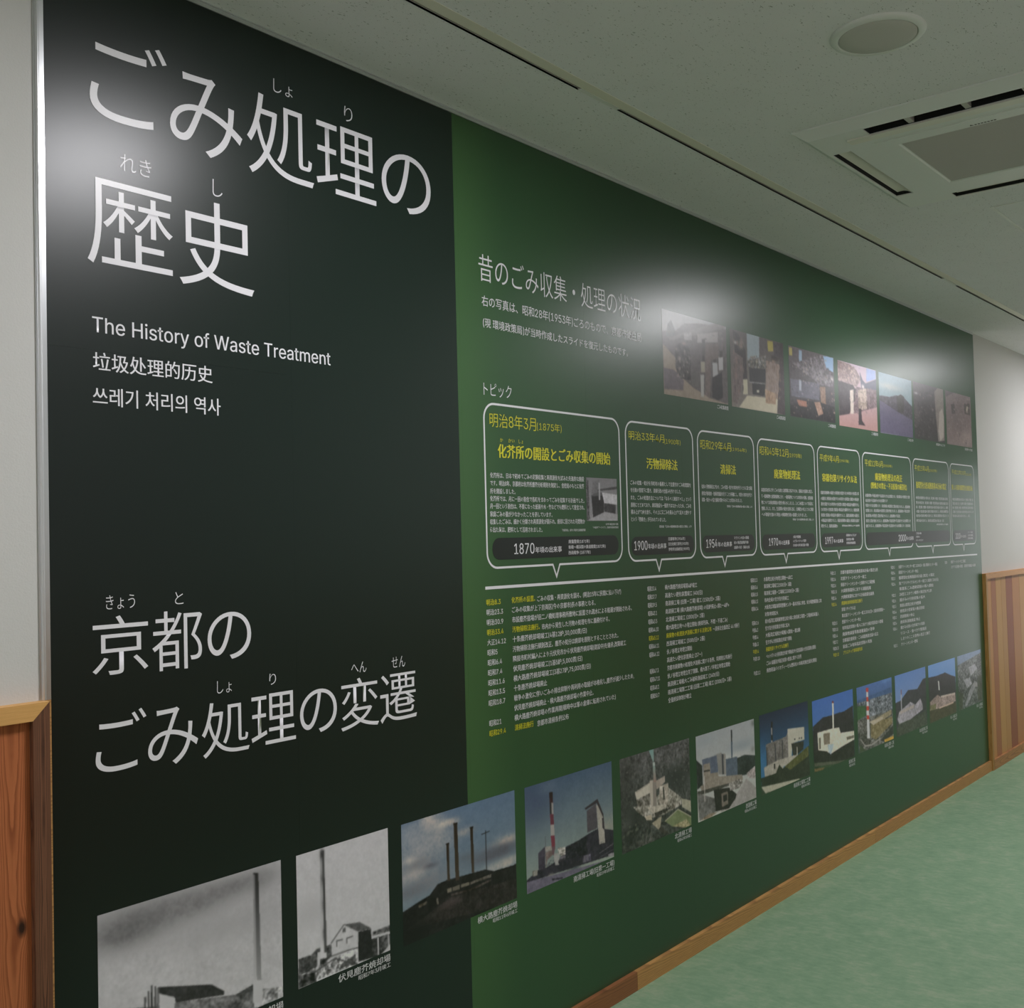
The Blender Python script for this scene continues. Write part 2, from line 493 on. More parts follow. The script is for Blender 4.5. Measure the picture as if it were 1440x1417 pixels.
# printed photographs: size and place on the wall in metres, then flat paint steps in 0..1 print coordinates
DATA = [
{'label': 'black-and-white print of a tall chimney over dark roofed sheds under smoke', 'rect': [1.186, 1.642, 0.77, 0.461], 'gain': 1.75, 'ops': [['g', [150, 150, 150], [172, 172, 172], 8], ['b', [88, 88, 88], 0.155, 0.151, 0.195, 0.124, 0.8], ['b', [95, 95, 95], 0.398, 0.116, 0.346, 0.108, 0.75], ['b', [100, 100, 100], 0.712, 0.086, 0.231, 0.062, 0.7], ['b', [110, 110, 110], 0.871, 0.104, 0.082, 0.074, 0.6], ['b', [120, 120, 120], 0.623, 0.35, 0.446, 0.122, 0.3], ['b', [185, 185, 185], 0.151, 0.474, 0.385, 0.189, 0.35],
 ['p', [78, 78, 78], [[-0.02, 0.596], [0.223, 0.686], [0.71, 0.843], [0.815, 0.821], [0.822, 0.992], [1.005, 0.998], [0.995, 1.627], [-0.024, 1.036]], 25], ['v', [30, 30, 30], [150, 150, 150], [[0.829, 0.035], [0.859, 0.046], [0.869, 0.973], [0.822, 0.95]], 0], ['v', [100, 100, 100], [175, 175, 175], [[0.829, 0.046], [0.838, 0.049], [0.84, 0.959], [0.819, 0.949]], 0],
 ['p', [168, 168, 168], [[0.819, 0.791], [0.869, 0.815], [0.869, 0.973], [0.812, 0.95]], 0],
 ['p', [40, 40, 40], [[0.292, 0.587], [0.576, 0.706], [0.649, 0.787], [0.646, 0.811], [0.383, 0.733], [0.375, 0.693], [0.299, 0.633]], 10],
 ['p', [95, 95, 95], [[0.383, 0.733], [0.701, 0.838], [0.813, 0.956], [0.786, 0.995], [0.296, 0.834]], 25],
 ['p', [170, 170, 170], [[0.301, 0.637], [0.38, 0.701], [0.374, 0.776], [0.297, 0.747]], 0],
 ['p', [60, 60, 60], [[0.222, 0.618], [0.231, 0.622], [0.229, 0.799], [0.22, 0.795]], 0],
 ['p', [60, 60, 60], [[0.24, 0.588], [0.248, 0.592], [0.245, 0.808], [0.237, 0.803]], 0],
 ['p', [50, 50, 50], [[0.256, 0.558], [0.265, 0.562], [0.263, 0.817], [0.254, 0.812]], 0],
 ['p', [60, 60, 60], [[0.274, 0.573], [0.283, 0.577], [0.28, 0.826], [0.271, 0.821]], 0],
 ['p', [90, 90, 90], [[0.287, 0.592], [0.297, 0.596], [0.294, 0.833], [0.284, 0.828]], 0],
 ['p', [120, 120, 120], [[0.873, 0.88], [1.006, 0.928], [1.005, 0.998], [0.871, 0.985]], 50]], 'res': [200, 136], 'cap': ['十条塵芥焼却場', '大正14年12月竣工']},
{'label': 'black-and-white print of a stained chimney beside a gabled shed', 'rect': [1.687, 1.984, 0.768, 0.463], 'gain': 1.75, 'ops': [['g', [168, 168, 168], [175, 175, 175], 6], ['b', [140, 140, 140], 0.144, 0.459, 0.166, 0.121, 0.35],
 ['p', [60, 60, 60], [[0.006, 0.774], [0.135, 0.782], [0.191, 0.753], [0.346, 0.762], [0.343, 0.854], [0.215, 0.908], [0.003, 0.893]], 30], ['v', [120, 120, 120], [185, 185, 185], [[0.247, 0.015], [0.283, 0.023], [0.295, 0.85], [0.228, 0.84]], 0], ['v', [35, 35, 35], [70, 70, 70], [[0.272, 0.02], [0.286, 0.024], [0.296, 0.809], [0.271, 0.802]], 0], ['b', [40, 40, 40], 0.266, 0.048, 0.022, 0.041, 0.9], ['b', [60, 60, 60], 0.268, 0.234, 0.019, 0.052, 0.7], ['b', [60, 60, 60], 0.272, 0.442, 0.017, 0.051, 0.7], ['b', [55, 55, 55], 0.272, 0.658, 0.017, 0.051, 0.7],
 ['p', [170, 170, 170], [[0.197, 0.78], [0.229, 0.784], [0.224, 0.89], [0.196, 0.892]], 0],
 ['p', [172, 172, 172], [[0.346, 0.751], [0.478, 0.653], [0.638, 0.749], [0.631, 0.993], [0.47, 0.965], [0.343, 0.864]], 6], ['l', [50, 50, 50], 0.012, [[0.343, 0.753], [0.478, 0.653], [0.486, 0.65]]],
 ['p', [80, 80, 80], [[0.479, 0.648], [0.656, 0.676], [0.787, 0.763], [0.636, 0.746]], 15],
 ['p', [32, 32, 32], [[0.638, 0.749], [0.778, 0.764], [0.793, 0.913], [0.798, 1.0], [0.632, 0.982]], 8],
 ['p', [60, 60, 60], [[0.788, 0.847], [1.006, 0.865], [1.01, 1.009], [0.798, 1.011]], 30],
 ['p', [170, 170, 170], [[0.796, 0.833], [1.007, 0.847], [1.006, 0.861], [0.795, 0.849]], 0],
 ['p', [90, 90, 90], [[0.797, 0.796], [1.009, 0.795], [1.007, 0.844], [0.796, 0.828]], 45],
 ['p', [165, 165, 165], [[0.852, 0.854], [0.869, 0.857], [0.87, 1.0], [0.853, 0.999]], 0],
 ['p', [165, 165, 165], [[0.971, 0.864], [0.987, 0.867], [0.989, 1.003], [0.973, 1.0]], 0],
 ['p', [165, 165, 165], [[0.884, 1.004], [1.012, 0.944], [1.01, 1.011], [0.86, 1.008]], 0], ['l', [70, 70, 70], 0.014, [[0.402, 0.794], [0.403, 0.752], [0.464, 0.759]]], ['l', [70, 70, 70], 0.014, [[0.511, 0.799], [0.512, 0.763], [0.575, 0.765]]],
 ['p', [80, 80, 80], [[0.469, 0.672], [0.5, 0.675], [0.499, 0.71], [0.468, 0.705]], 0],
 ['p', [150, 150, 150], [[0.229, 0.882], [0.62, 0.873], [0.624, 1.001], [0.411, 0.989], [0.008, 0.985], [0.007, 0.905]], 70],
 ['p', [50, 50, 50], [[0.003, 0.893], [0.173, 0.926], [0.185, 1.001], [0.001, 0.998]], 45],
 ['p', [60, 60, 60], [[0.441, 0.946], [0.604, 0.911], [0.602, 0.989], [0.426, 0.973]], 30], ['l', [60, 60, 60], 0.012, [[0.23, 0.851], [0.517, 0.859], [0.627, 0.87]]], ['l', [60, 60, 60], 0.014, [[0.171, 1.006], [0.166, 0.924], [0.378, 0.88], [0.616, 0.999]]]], 'res': [120, 124], 'cap': ['伏見塵芥焼却場', '昭和7年3月竣工']},
{'label': 'colour print of three smoking chimneys above a long dark shed', 'rect': [2.032, 2.496, 0.765, 0.457], 'gain': 1.6, 'ops': [['v', [72, 88, 108], [105, 125, 132], [[0.004, -0.29], [1.093, 0.023], [1.068, 0.962], [-0.021, 0.929]], 0], ['g', [84, 104, 124], [118, 130, 132], 5], ['b', [165, 158, 152], 0.24, 0.055, 0.091, 0.091, 0.9], ['b', [150, 148, 145], 0.307, 0.21, 0.134, 0.113, 0.8], ['b', [150, 150, 150], 0.156, 0.26, 0.19, 0.181, 0.75], ['b', [140, 140, 142], 0.065, 0.429, 0.185, 0.148, 0.8], ['b', [110, 110, 112], 0.134, 0.374, 0.118, 0.06, 0.6], ['b', [95, 96, 100], 0.082, 0.575, 0.145, 0.059, 0.7], ['b', [170, 160, 150], 0.413, 0.11, 0.062, 0.031, 0.9], ['b', [150, 145, 140], 0.526, 0.231, 0.086, 0.037, 0.75], ['b', [150, 150, 150], 0.063, 0.098, 0.067, 0.109, 0.5], ['b', [170, 160, 150], 0.914, 0.437, 0.13, 0.044, 0.9], ['b', [85, 85, 92], 0.785, 0.513, 0.22, 0.06, 0.85], ['b', [80, 80, 88], 0.866, 0.509, 0.128, 0.054, 0.7], ['b', [175, 168, 158], 0.874, 0.644, 0.176, 0.049, 0.8], ['b', [165, 160, 150], 0.945, 0.625, 0.094, 0.033, 0.7], ['b', [120, 118, 120], 0.249, 0.538, 0.173, 0.091, 0.5], ['b', [85, 88, 92], 0.532, 0.455, 0.075, 0.042, 0.5],
 ['p', [24, 22, 22], [[-0.007, 0.718], [0.128, 0.683], [0.217, 0.663], [0.283, 0.597], [0.36, 0.591], [0.703, 0.627], [0.781, 0.67], [0.955, 0.685], [1.015, 0.684], [1.017, 1.054], [0.993, 1.489], [-0.023, 1.046]], 8],
 ['p', [38, 33, 32], [[0.398, 0.751], [1.005, 0.815], [1.017, 1.032], [0.192, 0.901], [0.018, 0.876]], 10], ['v', [38, 28, 20], [60, 50, 40], [[0.431, 0.126], [0.462, 0.133], [0.47, 0.633], [0.437, 0.626]], 0],
 ['p', [30, 22, 18], [[0.427, 0.123], [0.465, 0.129], [0.464, 0.15], [0.429, 0.144]], 0], ['v', [38, 28, 20], [62, 52, 42], [[0.575, 0.207], [0.6, 0.211], [0.604, 0.614], [0.58, 0.611]], 0],
 ['p', [30, 22, 18], [[0.572, 0.204], [0.603, 0.208], [0.602, 0.226], [0.574, 0.221]], 0], ['v', [38, 28, 20], [60, 50, 40], [[0.364, 0.279], [0.386, 0.283], [0.389, 0.607], [0.368, 0.602]], 0],
 ['p', [30, 22, 18], [[0.361, 0.276], [0.389, 0.279], [0.389, 0.296], [0.363, 0.292]], 0], ['l', [30, 28, 28], 0.009, [[0.715, 0.286], [0.716, 0.63], [0.719, 0.868]]], ['l', [30, 28, 28], 0.007, [[0.677, 0.305], [0.751, 0.3]]],
 ['p', [110, 105, 92], [[0.363, 0.67], [0.403, 0.67], [0.402, 0.706], [0.365, 0.704]], 0],
 ['p', [95, 90, 80], [[0.41, 0.67], [0.473, 0.674], [0.472, 0.712], [0.411, 0.704]], 0],
 ['p', [105, 100, 88], [[0.484, 0.675], [0.558, 0.682], [0.558, 0.709], [0.483, 0.703]], 0],
 ['p', [85, 80, 72], [[0.564, 0.685], [0.758, 0.688], [0.755, 0.714], [0.612, 0.708], [0.566, 0.71]], 20],
 ['p', [105, 100, 90], [[0.127, 0.703], [0.191, 0.704], [0.193, 0.725], [0.128, 0.734]], 50],
 ['p', [105, 100, 90], [[0.271, 0.71], [0.286, 0.711], [0.29, 0.769], [0.274, 0.765]], 10], ['b', [75, 65, 65], 0.397, 0.792, 0.083, 0.041, 0.7], ['b', [175, 168, 160], 0.211, 0.015, 0.06, 0.045, 0.8], ['b', [185, 178, 165], 0.33, 0.104, 0.072, 0.031, 0.8], ['b', [170, 165, 158], 0.058, 0.316, 0.058, 0.03, 0.8], ['b', [165, 160, 155], 0.104, 0.443, 0.107, 0.04, 0.7], ['b', [70, 72, 80], 0.232, 0.42, 0.06, 0.025, 0.6],
 ['p', [28, 24, 24], [[0.78, 0.708], [0.955, 0.685], [0.954, 0.709], [0.779, 0.729]], 6],
 ['p', [62, 54, 50], [[0.398, 0.725], [0.568, 0.744], [0.757, 0.731], [0.756, 0.747], [0.567, 0.765], [0.398, 0.74]], 20], ['b', [14, 14, 14], 0.093, 0.929, 0.136, 0.109, 0.8], ['b', [60, 52, 50], 0.345, 0.812, 0.061, 0.021, 0.6]], 'res': [200, 140], 'cap': ['横大路塵芥焼却場', '昭和11年6月竣工']},
{'label': 'colour print of a red and white banded chimney beside a dark plant block', 'rect': [2.543, 2.999, 0.762, 0.455], 'gain': 1.6, 'ops': [['v', [62, 75, 95], [90, 105, 110], [[-0.003, -0.263], [1.035, -0.0], [1.011, 0.701], [-0.021, 0.369]], 4], ['g', [66, 84, 104], [140, 150, 138], 5], ['b', [55, 62, 88], 0.107, 0.158, 0.227, 0.259, 0.5], ['b', [100, 118, 130], 0.245, 0.066, 0.104, 0.061, 0.4], ['b', [150, 145, 130], 0.944, 0.68, 0.188, 0.141, 0.6],
 ['p', [38, 34, 45], [[-0.002, 0.871], [0.121, 0.817], [0.2, 0.825], [0.352, 0.798], [0.426, 0.7], [0.572, 0.687], [0.686, 0.661], [0.814, 0.643], [1.003, 0.721], [1.001, 0.974], [-0.003, 0.89]], 10],
 ['p', [74, 68, 74], [[0.681, 0.424], [0.794, 0.383], [0.808, 0.636], [0.68, 0.643]], 6],
 ['p', [155, 150, 140], [[0.797, 0.394], [0.834, 0.427], [0.883, 0.551], [0.893, 0.816], [0.822, 0.808]], 8],
 ['p', [50, 42, 48], [[0.657, 0.39], [0.814, 0.34], [0.883, 0.524], [0.882, 0.562], [0.803, 0.38], [0.668, 0.41]], 0],
 ['p', [50, 42, 48], [[0.863, 0.556], [0.883, 0.551], [0.891, 0.685], [0.866, 0.655]], 0],
 ['p', [60, 54, 66], [[0.128, 0.658], [0.201, 0.618], [0.2, 0.835], [0.127, 0.814]], 8],
 ['p', [150, 145, 138], [[0.2, 0.623], [0.275, 0.638], [0.279, 0.68], [0.205, 0.67]], 15],
 ['p', [110, 95, 92], [[0.205, 0.675], [0.285, 0.682], [0.29, 0.725], [0.225, 0.753], [0.206, 0.827]], 15], ['v', [30, 24, 24], [60, 30, 38], [[0.26, 0.117], [0.299, 0.121], [0.301, 0.236], [0.264, 0.225]], 0],
 ['p', [140, 135, 132], [[0.282, 0.222], [0.303, 0.229], [0.302, 0.339], [0.282, 0.333]], 0],
 ['p', [45, 40, 42], [[0.264, 0.217], [0.284, 0.223], [0.283, 0.333], [0.263, 0.327]], 0],
 ['p', [95, 45, 58], [[0.264, 0.328], [0.302, 0.339], [0.305, 0.441], [0.266, 0.432]], 0],
 ['p', [150, 145, 140], [[0.266, 0.432], [0.305, 0.441], [0.309, 0.547], [0.266, 0.538]], 0],
 ['p', [110, 48, 62], [[0.266, 0.538], [0.309, 0.547], [0.31, 0.68], [0.274, 0.668]], 0],
 ['p', [95, 70, 78], [[0.274, 0.648], [0.312, 0.65], [0.295, 0.737], [0.278, 0.721]], 0],
 ['p', [150, 148, 145], [[0.296, 0.722], [0.354, 0.732], [0.348, 0.848], [0.309, 0.839], [0.294, 0.767]], 10],
 ['p', [140, 136, 128], [[0.338, 0.68], [0.426, 0.7], [0.424, 0.772], [0.376, 0.776], [0.342, 0.723]], 50],
 ['p', [105, 100, 108], [[0.358, 0.775], [0.424, 0.782], [0.42, 0.807], [0.358, 0.8]], 0],
 ['p', [70, 64, 80], [[0.616, 0.86], [0.717, 0.869], [0.717, 0.938], [0.621, 0.925]], 30], ['b', [34, 30, 38], 0.517, 0.898, 0.085, 0.052, 0.8],
 ['p', [26, 24, 32], [[0.426, 0.705], [0.673, 0.672], [0.667, 0.857], [0.422, 0.823]], 14],
 ['p', [100, 96, 104], [[0.629, 0.859], [0.648, 0.861], [0.652, 0.926], [0.633, 0.923]], 0],
 ['p', [100, 96, 104], [[0.667, 0.862], [0.685, 0.863], [0.69, 0.931], [0.671, 0.928]], 0], ['l', [120, 115, 118], 0.006, [[0.819, 0.899], [0.992, 0.86]]], ['l', [90, 86, 92], 0.006, [[0.817, 0.942], [0.997, 0.917]]],
 ['p', [60, 54, 60], [[0.34, 0.804], [0.423, 0.808], [0.422, 0.823], [0.342, 0.82]], 10], ['l', [70, 66, 72], 0.006, [[0.209, 0.524], [0.208, 0.625]]], ['c', [[22, 20, 28], [80, 74, 82], [52, 46, 56]], [[0.214, 0.759], [0.671, 0.73], [0.803, 0.796], [0.995, 0.762], [0.995, 0.95], [0.493, 0.89], [0.12, 0.846]], 170, 0.012, 0.014], ['b', [70, 80, 85], 0.527, 0.949, 0.049, 0.021, 0.8], ['b', [130, 128, 120], 0.255, 0.911, 0.034, 0.015, 0.8],
 ['p', [100, 95, 110], [[-0.0, 0.886], [1.0, 1.012], [0.996, 1.137], [-0.0, 1.005]], 8],
 ['p', [140, 136, 140], [[0.922, 0.946], [1.002, 0.952], [1.001, 0.985], [0.934, 0.978]], 10],
 ['p', [38, 34, 45], [[0.265, 0.951], [0.388, 0.981], [0.384, 1.0], [0.271, 0.971]], 20],
 ['p', [120, 118, 110], [[0.06, 0.804], [0.116, 0.81], [0.114, 0.864], [0.064, 0.856]], 20]], 'res': [180, 130], 'cap': ['南清掃工場(旧第一工場)', '昭和39年5月竣工']},
{'label': 'monochrome aerial print of a white plant with chimney among trees', 'rect': [3.047, 3.499, 0.759, 0.45], 'gain': 1.7, 'ops': [['g', [82, 82, 82], [52, 54, 50], 32], ['b', [34, 38, 36], 0.798, 0.39, 0.269, 0.147, 0.7], ['b', [32, 36, 32], 0.161, 0.662, 0.224, 0.161, 0.6], ['b', [45, 45, 42], 0.076, 0.199, 0.116, 0.341, 0.5], ['b', [95, 95, 92], 0.057, 0.711, 0.087, 0.068, 0.6], ['b', [120, 118, 112], 0.315, 0.968, 0.106, 0.046, 0.6], ['b', [28, 32, 28], 0.096, 0.838, 0.131, 0.125, 0.6], ['c', [[30, 33, 30], [100, 100, 96], [66, 68, 64]], [[-0.001, -0.005], [0.999, 0.011], [1.011, 0.673], [0.636, 0.347], [0.217, 0.353], [-0.002, 0.965]], 260, 0.018, 0.018], ['c', [[26, 30, 26], [84, 86, 76]], [[-0.005, 0.634], [0.503, 0.887], [0.298, 0.998], [-0.003, 0.977]], 120, 0.02, 0.022],
 ['p', [128, 124, 114], [[0.663, 0.476], [0.854, 0.641], [0.851, 0.726], [0.588, 0.757], [0.354, 0.733], [0.222, 0.623], [0.165, 0.548], [0.345, 0.577]], 40],
 ['p', [178, 172, 158], [[0.193, 0.399], [0.399, 0.35], [0.402, 0.487], [0.212, 0.486]], 6],
 ['p', [110, 105, 98], [[0.212, 0.486], [0.403, 0.464], [0.405, 0.595], [0.224, 0.565]], 40],
 ['p', [150, 142, 130], [[0.208, 0.403], [0.399, 0.35], [0.402, 0.357], [0.212, 0.412]], 0],
 ['p', [150, 140, 130], [[0.489, 0.356], [0.617, 0.336], [0.617, 0.403], [0.552, 0.434], [0.496, 0.454]], 10],
 ['p', [168, 160, 148], [[0.4, 0.332], [0.443, 0.33], [0.439, 0.617], [0.402, 0.6]], 0],
 ['p', [128, 120, 112], [[0.443, 0.334], [0.492, 0.357], [0.485, 0.63], [0.439, 0.617]], 0],
 ['p', [160, 152, 140], [[0.537, 0.429], [0.665, 0.428], [0.659, 0.67], [0.529, 0.62]], 25],
 ['p', [60, 58, 52], [[0.583, 0.454], [0.603, 0.454], [0.61, 0.595], [0.586, 0.594]], 0], ['v', [120, 150, 145], [140, 115, 105], [[0.45, 0.143], [0.481, 0.151], [0.492, 0.369], [0.453, 0.359]], 0],
 ['p', [160, 168, 160], [[0.449, 0.143], [0.483, 0.149], [0.481, 0.187], [0.449, 0.181]], 0], ['v', [110, 140, 135], [130, 150, 145], [[0.397, -0.007], [0.467, 0.003], [0.469, 0.142], [0.454, 0.138]], 0],
 ['p', [165, 158, 145], [[0.351, 0.609], [0.624, 0.647], [0.631, 0.674], [0.462, 0.731], [0.447, 0.709]], 15],
 ['p', [60, 56, 52], [[0.456, 0.699], [0.687, 0.702], [0.686, 0.72], [0.461, 0.76]], 30],
 ['p', [170, 160, 140], [[0.317, 0.693], [0.409, 0.703], [0.422, 0.766], [0.338, 0.74]], 10],
 ['p', [150, 142, 122], [[0.413, 0.799], [0.556, 0.76], [0.535, 0.873], [0.503, 0.893]], 10],
 ['p', [34, 36, 32], [[0.537, 0.838], [0.816, 0.753], [1.006, 0.884], [1.003, 0.946], [0.78, 0.828], [0.583, 0.876]], 8],
 ['p', [152, 148, 130], [[0.854, 0.653], [1.007, 0.722], [1.007, 0.86], [0.866, 0.755]], 10],
 ['p', [108, 118, 84], [[0.601, 0.834], [0.799, 0.766], [1.004, 0.915], [1.0, 1.02], [0.71, 0.929]], 8], ['l', [165, 160, 140], 0.012, [[0.601, 0.834], [0.799, 0.76], [1.005, 0.909]]],
 ['p', [150, 142, 110], [[0.71, 0.923], [0.928, 0.91], [1.0, 1.02], [0.991, 1.036]], 35],
 ['p', [55, 52, 46], [[0.543, 0.876], [0.644, 0.968], [0.595, 0.977], [0.503, 0.899]], 10]], 'res': [170, 116], 'cap': ['北清掃工場', '昭和43年5月竣工']},
{'label': 'colour print of a grey blue plant with a slim dark chimney', 'rect': [3.548, 4.01, 0.756, 0.447], 'gain': 1.65, 'ops': [['g', [150, 154, 156], [175, 175, 168], 5], ['b', [120, 132, 142], 0.771, 0.293, 0.237, 0.081, 0.6], ['b', [190, 188, 182], 0.573, 0.393, 0.388, 0.079, 0.5], ['b', [135, 145, 150], 0.13, 0.088, 0.213, 0.076, 0.4],
 ['p', [38, 42, 42], [[-0.016, 0.257], [0.092, 0.361], [0.091, 0.59], [0.004, 0.616]], 12],
 ['p', [40, 46, 46], [[0.668, 0.416], [0.824, 0.415], [1.003, 0.466], [1.003, 0.68], [0.677, 0.647]], 12], ['b', [100, 105, 105], 0.982, 0.054, 0.04, 0.041, 0.8], ['b', [110, 112, 110], 0.966, 0.375, 0.041, 0.041, 0.6],
 ['p', [84, 92, 108], [[0.09, 0.29], [0.345, 0.296], [0.345, 0.505], [0.113, 0.494]], 6],
 ['p', [128, 126, 122], [[0.327, 0.285], [0.413, 0.284], [0.416, 0.55], [0.353, 0.533]], 4],
 ['p', [60, 60, 66], [[0.413, 0.299], [0.445, 0.314], [0.444, 0.557], [0.413, 0.549]], 0],
 ['p', [135, 130, 125], [[0.446, 0.301], [0.479, 0.322], [0.475, 0.566], [0.444, 0.557]], 0],
 ['p', [80, 90, 104], [[0.48, 0.382], [0.678, 0.399], [0.677, 0.647], [0.48, 0.593]], 8],
 ['p', [30, 34, 40], [[0.579, 0.054], [0.604, 0.055], [0.601, 0.199], [0.58, 0.194]], 0],
 ['p', [70, 84, 98], [[0.578, 0.194], [0.603, 0.2], [0.598, 0.385], [0.575, 0.386]], 0],
 ['p', [135, 126, 115], [[0.11, 0.352], [0.216, 0.36], [0.22, 0.484], [0.345, 0.505], [0.352, 0.559], [0.755, 0.641], [0.771, 0.713], [0.266, 0.665], [0.071, 0.661], [0.048, 0.591], [0.109, 0.582]], 10],
 ['p', [40, 38, 36], [[0.116, 0.424], [0.213, 0.437], [0.212, 0.454], [0.115, 0.443]], 0],
 ['p', [60, 58, 54], [[0.003, 0.641], [0.655, 0.695], [0.654, 0.721], [0.105, 0.696], [0.018, 0.684]], 10],
 ['p', [150, 145, 142], [[0.648, 0.853], [0.83, 0.709], [1.004, 0.874], [1.001, 1.011], [0.603, 1.0], [0.36, 0.992]], 8],
 ['p', [100, 98, 96], [[0.002, 0.654], [0.278, 0.798], [0.289, 0.957], [0.023, 0.983]], 18],
 ['p', [170, 165, 158], [[0.114, 0.481], [0.126, 0.485], [0.122, 0.79], [0.109, 0.787]], 0],
 ['p', [32, 28, 26], [[0.264, 0.691], [0.52, 0.737], [0.648, 0.853], [0.627, 0.901], [0.509, 0.985], [0.289, 0.957]], 12],
 ['p', [110, 100, 92], [[0.388, 0.772], [0.499, 0.777], [0.497, 0.928], [0.39, 0.936]], 10],
 ['p', [30, 28, 28], [[0.414, 0.805], [0.483, 0.806], [0.484, 0.878], [0.42, 0.886]], 0],
 ['p', [130, 125, 120], [[0.522, 0.685], [0.714, 0.684], [0.77, 0.74], [0.709, 0.79], [0.537, 0.782]], 50],
 ['p', [170, 160, 158], [[0.833, 0.649], [0.997, 0.596], [0.999, 0.762], [0.87, 0.713]], 30],
 ['p', [135, 118, 100], [[0.182, 0.95], [0.307, 0.969], [0.179, 1.007], [0.032, 0.983]], 20]], 'res': [150, 110], 'cap': ['西清掃工場', '昭和46年11月竣工']},
{'label': 'colour print of a beige plant block on a slope under deep blue sky', 'rect': [4.058, 4.519, 0.761, 0.444], 'gain': 1.6, 'ops': [['v', [28, 38, 62], [50, 100, 140], [[0.001, -0.195], [1.05, 0.001], [1.0, 0.888], [-0.056, 0.957]], 0], ['g', [26, 36, 58], [60, 120, 160], 3],
 ['p', [48, 58, 40], [[0, 0.86], [1, 0.86], [1, 1.05], [0, 1.05]], 14], ['b', [60, 120, 165], 0.025, 0.572, 0.146, 0.242, 0.5],
 ['p', [110, 105, 102], [[0.108, 0.387], [0.513, 0.375], [0.573, 0.296], [0.551, 0.717], [0.124, 0.693]], 18],
 ['p', [60, 58, 62], [[0.117, 0.417], [0.138, 0.415], [0.136, 0.668], [0.111, 0.669]], 0],
 ['p', [60, 58, 62], [[0.278, 0.413], [0.3, 0.411], [0.309, 0.657], [0.281, 0.65]], 0],
 ['p', [60, 58, 62], [[0.421, 0.404], [0.444, 0.402], [0.446, 0.691], [0.424, 0.685]], 0],
 ['p', [178, 175, 160], [[0.551, 0.284], [0.905, 0.332], [0.901, 0.498], [0.643, 0.497], [0.609, 0.703], [0.551, 0.717]], 5],
 ['p', [40, 38, 36], [[0.62, 0.492], [0.888, 0.517], [0.87, 0.622], [0.656, 0.686]], 10],
 ['p', [165, 160, 148], [[0.727, 0.56], [0.746, 0.561], [0.748, 0.694], [0.725, 0.691]], 0],
 ['p', [165, 160, 148], [[0.062, 0.663], [0.343, 0.637], [0.727, 0.66], [0.676, 0.734], [0.448, 0.748], [0.424, 0.783], [0.076, 0.803]], 12],
 ['p', [40, 38, 36], [[0.254, 0.664], [0.28, 0.663], [0.281, 0.733], [0.255, 0.729]], 0],
 ['p', [35, 40, 28], [[0.992, 0.6], [1.006, 1.006], [0.35, 0.932], [0.01, 0.88], [-0.006, 0.781], [0.291, 0.791], [0.362, 0.698], [0.425, 0.77]], 10],
 ['p', [80, 82, 44], [[0.47, 0.753], [0.98, 0.604], [0.984, 0.737], [0.579, 0.824]], 12],
 ['p', [172, 168, 150], [[-0.001, 0.891], [0.756, 0.984], [0.801, 1.011], [0.078, 0.988]], 6],
 ['p', [30, 26, 26], [[0.221, 0.123], [0.256, 0.13], [0.247, 0.392], [0.217, 0.385]], 0],
 ['p', [150, 148, 148], [[0.222, 0.199], [0.243, 0.204], [0.243, 0.294], [0.222, 0.289]], 0],
 ['p', [150, 148, 148], [[0.214, 0.357], [0.242, 0.36], [0.242, 0.388], [0.217, 0.385]], 0],
 ['p', [30, 30, 30], [[0.68, 0.441], [0.708, 0.443], [0.71, 0.461], [0.682, 0.457]], 0],
 ['p', [30, 30, 30], [[0.78, 0.449], [0.804, 0.452], [0.805, 0.469], [0.782, 0.467]], 0],
 ['p', [30, 30, 30], [[0.827, 0.457], [0.851, 0.459], [0.852, 0.477], [0.828, 0.475]], 0]], 'res': [130, 104], 'cap': ['南清掃工場第二工場', '昭和50年7月竣工']},
{'label': 'colour print of a white plant with white chimney before a dark hill', 'rect': [4.563, 5.02, 0.752, 0.441], 'gain': 1.6, 'ops': [['g', [62, 100, 165], [82, 120, 168], 3],
 ['p', [44, 62, 40], [[0, 0.84], [1, 0.84], [1, 1.05], [0, 1.05]], 12],
 ['p', [38, 34, 40], [[0.007, 0.352], [0.24, 0.272], [0.448, 0.283], [0.774, 0.286], [0.988, 0.248], [1.005, 0.673], [0.982, 1.04], [-0.02, 0.835]], 8],
 ['p', [205, 200, 182], [[0.102, 0.456], [0.451, 0.471], [0.624, 0.493], [0.66, 0.58], [1.008, 0.625], [1.0, 0.753], [0.661, 0.786], [0.417, 0.821], [0.113, 0.702]], 8],
 ['p', [120, 110, 95], [[0.239, 0.502], [0.395, 0.518], [0.386, 0.674], [0.249, 0.657]], 10],
 ['p', [90, 84, 70], [[0.135, 0.54], [0.173, 0.541], [0.17, 0.692], [0.134, 0.692]], 0],
 ['p', [100, 95, 80], [[0.806, 0.676], [0.99, 0.686], [0.987, 0.726], [0.81, 0.717]], 10],
 ['p', [205, 200, 185], [[0.472, 0.113], [0.511, 0.121], [0.497, 0.497], [0.463, 0.489]], 0],
 ['p', [110, 40, 40], [[0.473, 0.085], [0.51, 0.092], [0.511, 0.121], [0.472, 0.113]], 0],
 ['p', [170, 185, 190], [[0.333, 0.677], [0.477, 0.696], [0.447, 0.766], [0.403, 0.833], [0.353, 0.79]], 12],
 ['p', [32, 30, 28], [[0.002, 0.668], [0.315, 0.766], [0.389, 0.845], [0.744, 0.789], [1.0, 0.753], [0.996, 1.043], [0.004, 0.849]], 12],
 ['p', [82, 84, 70], [[0.016, 0.859], [0.982, 1.047], [1.0, 1.076], [0.014, 0.904]], 8],
 ['p', [110, 95, 60], [[0.012, 0.934], [0.251, 0.973], [0.198, 0.997], [0.009, 0.978]], 10],
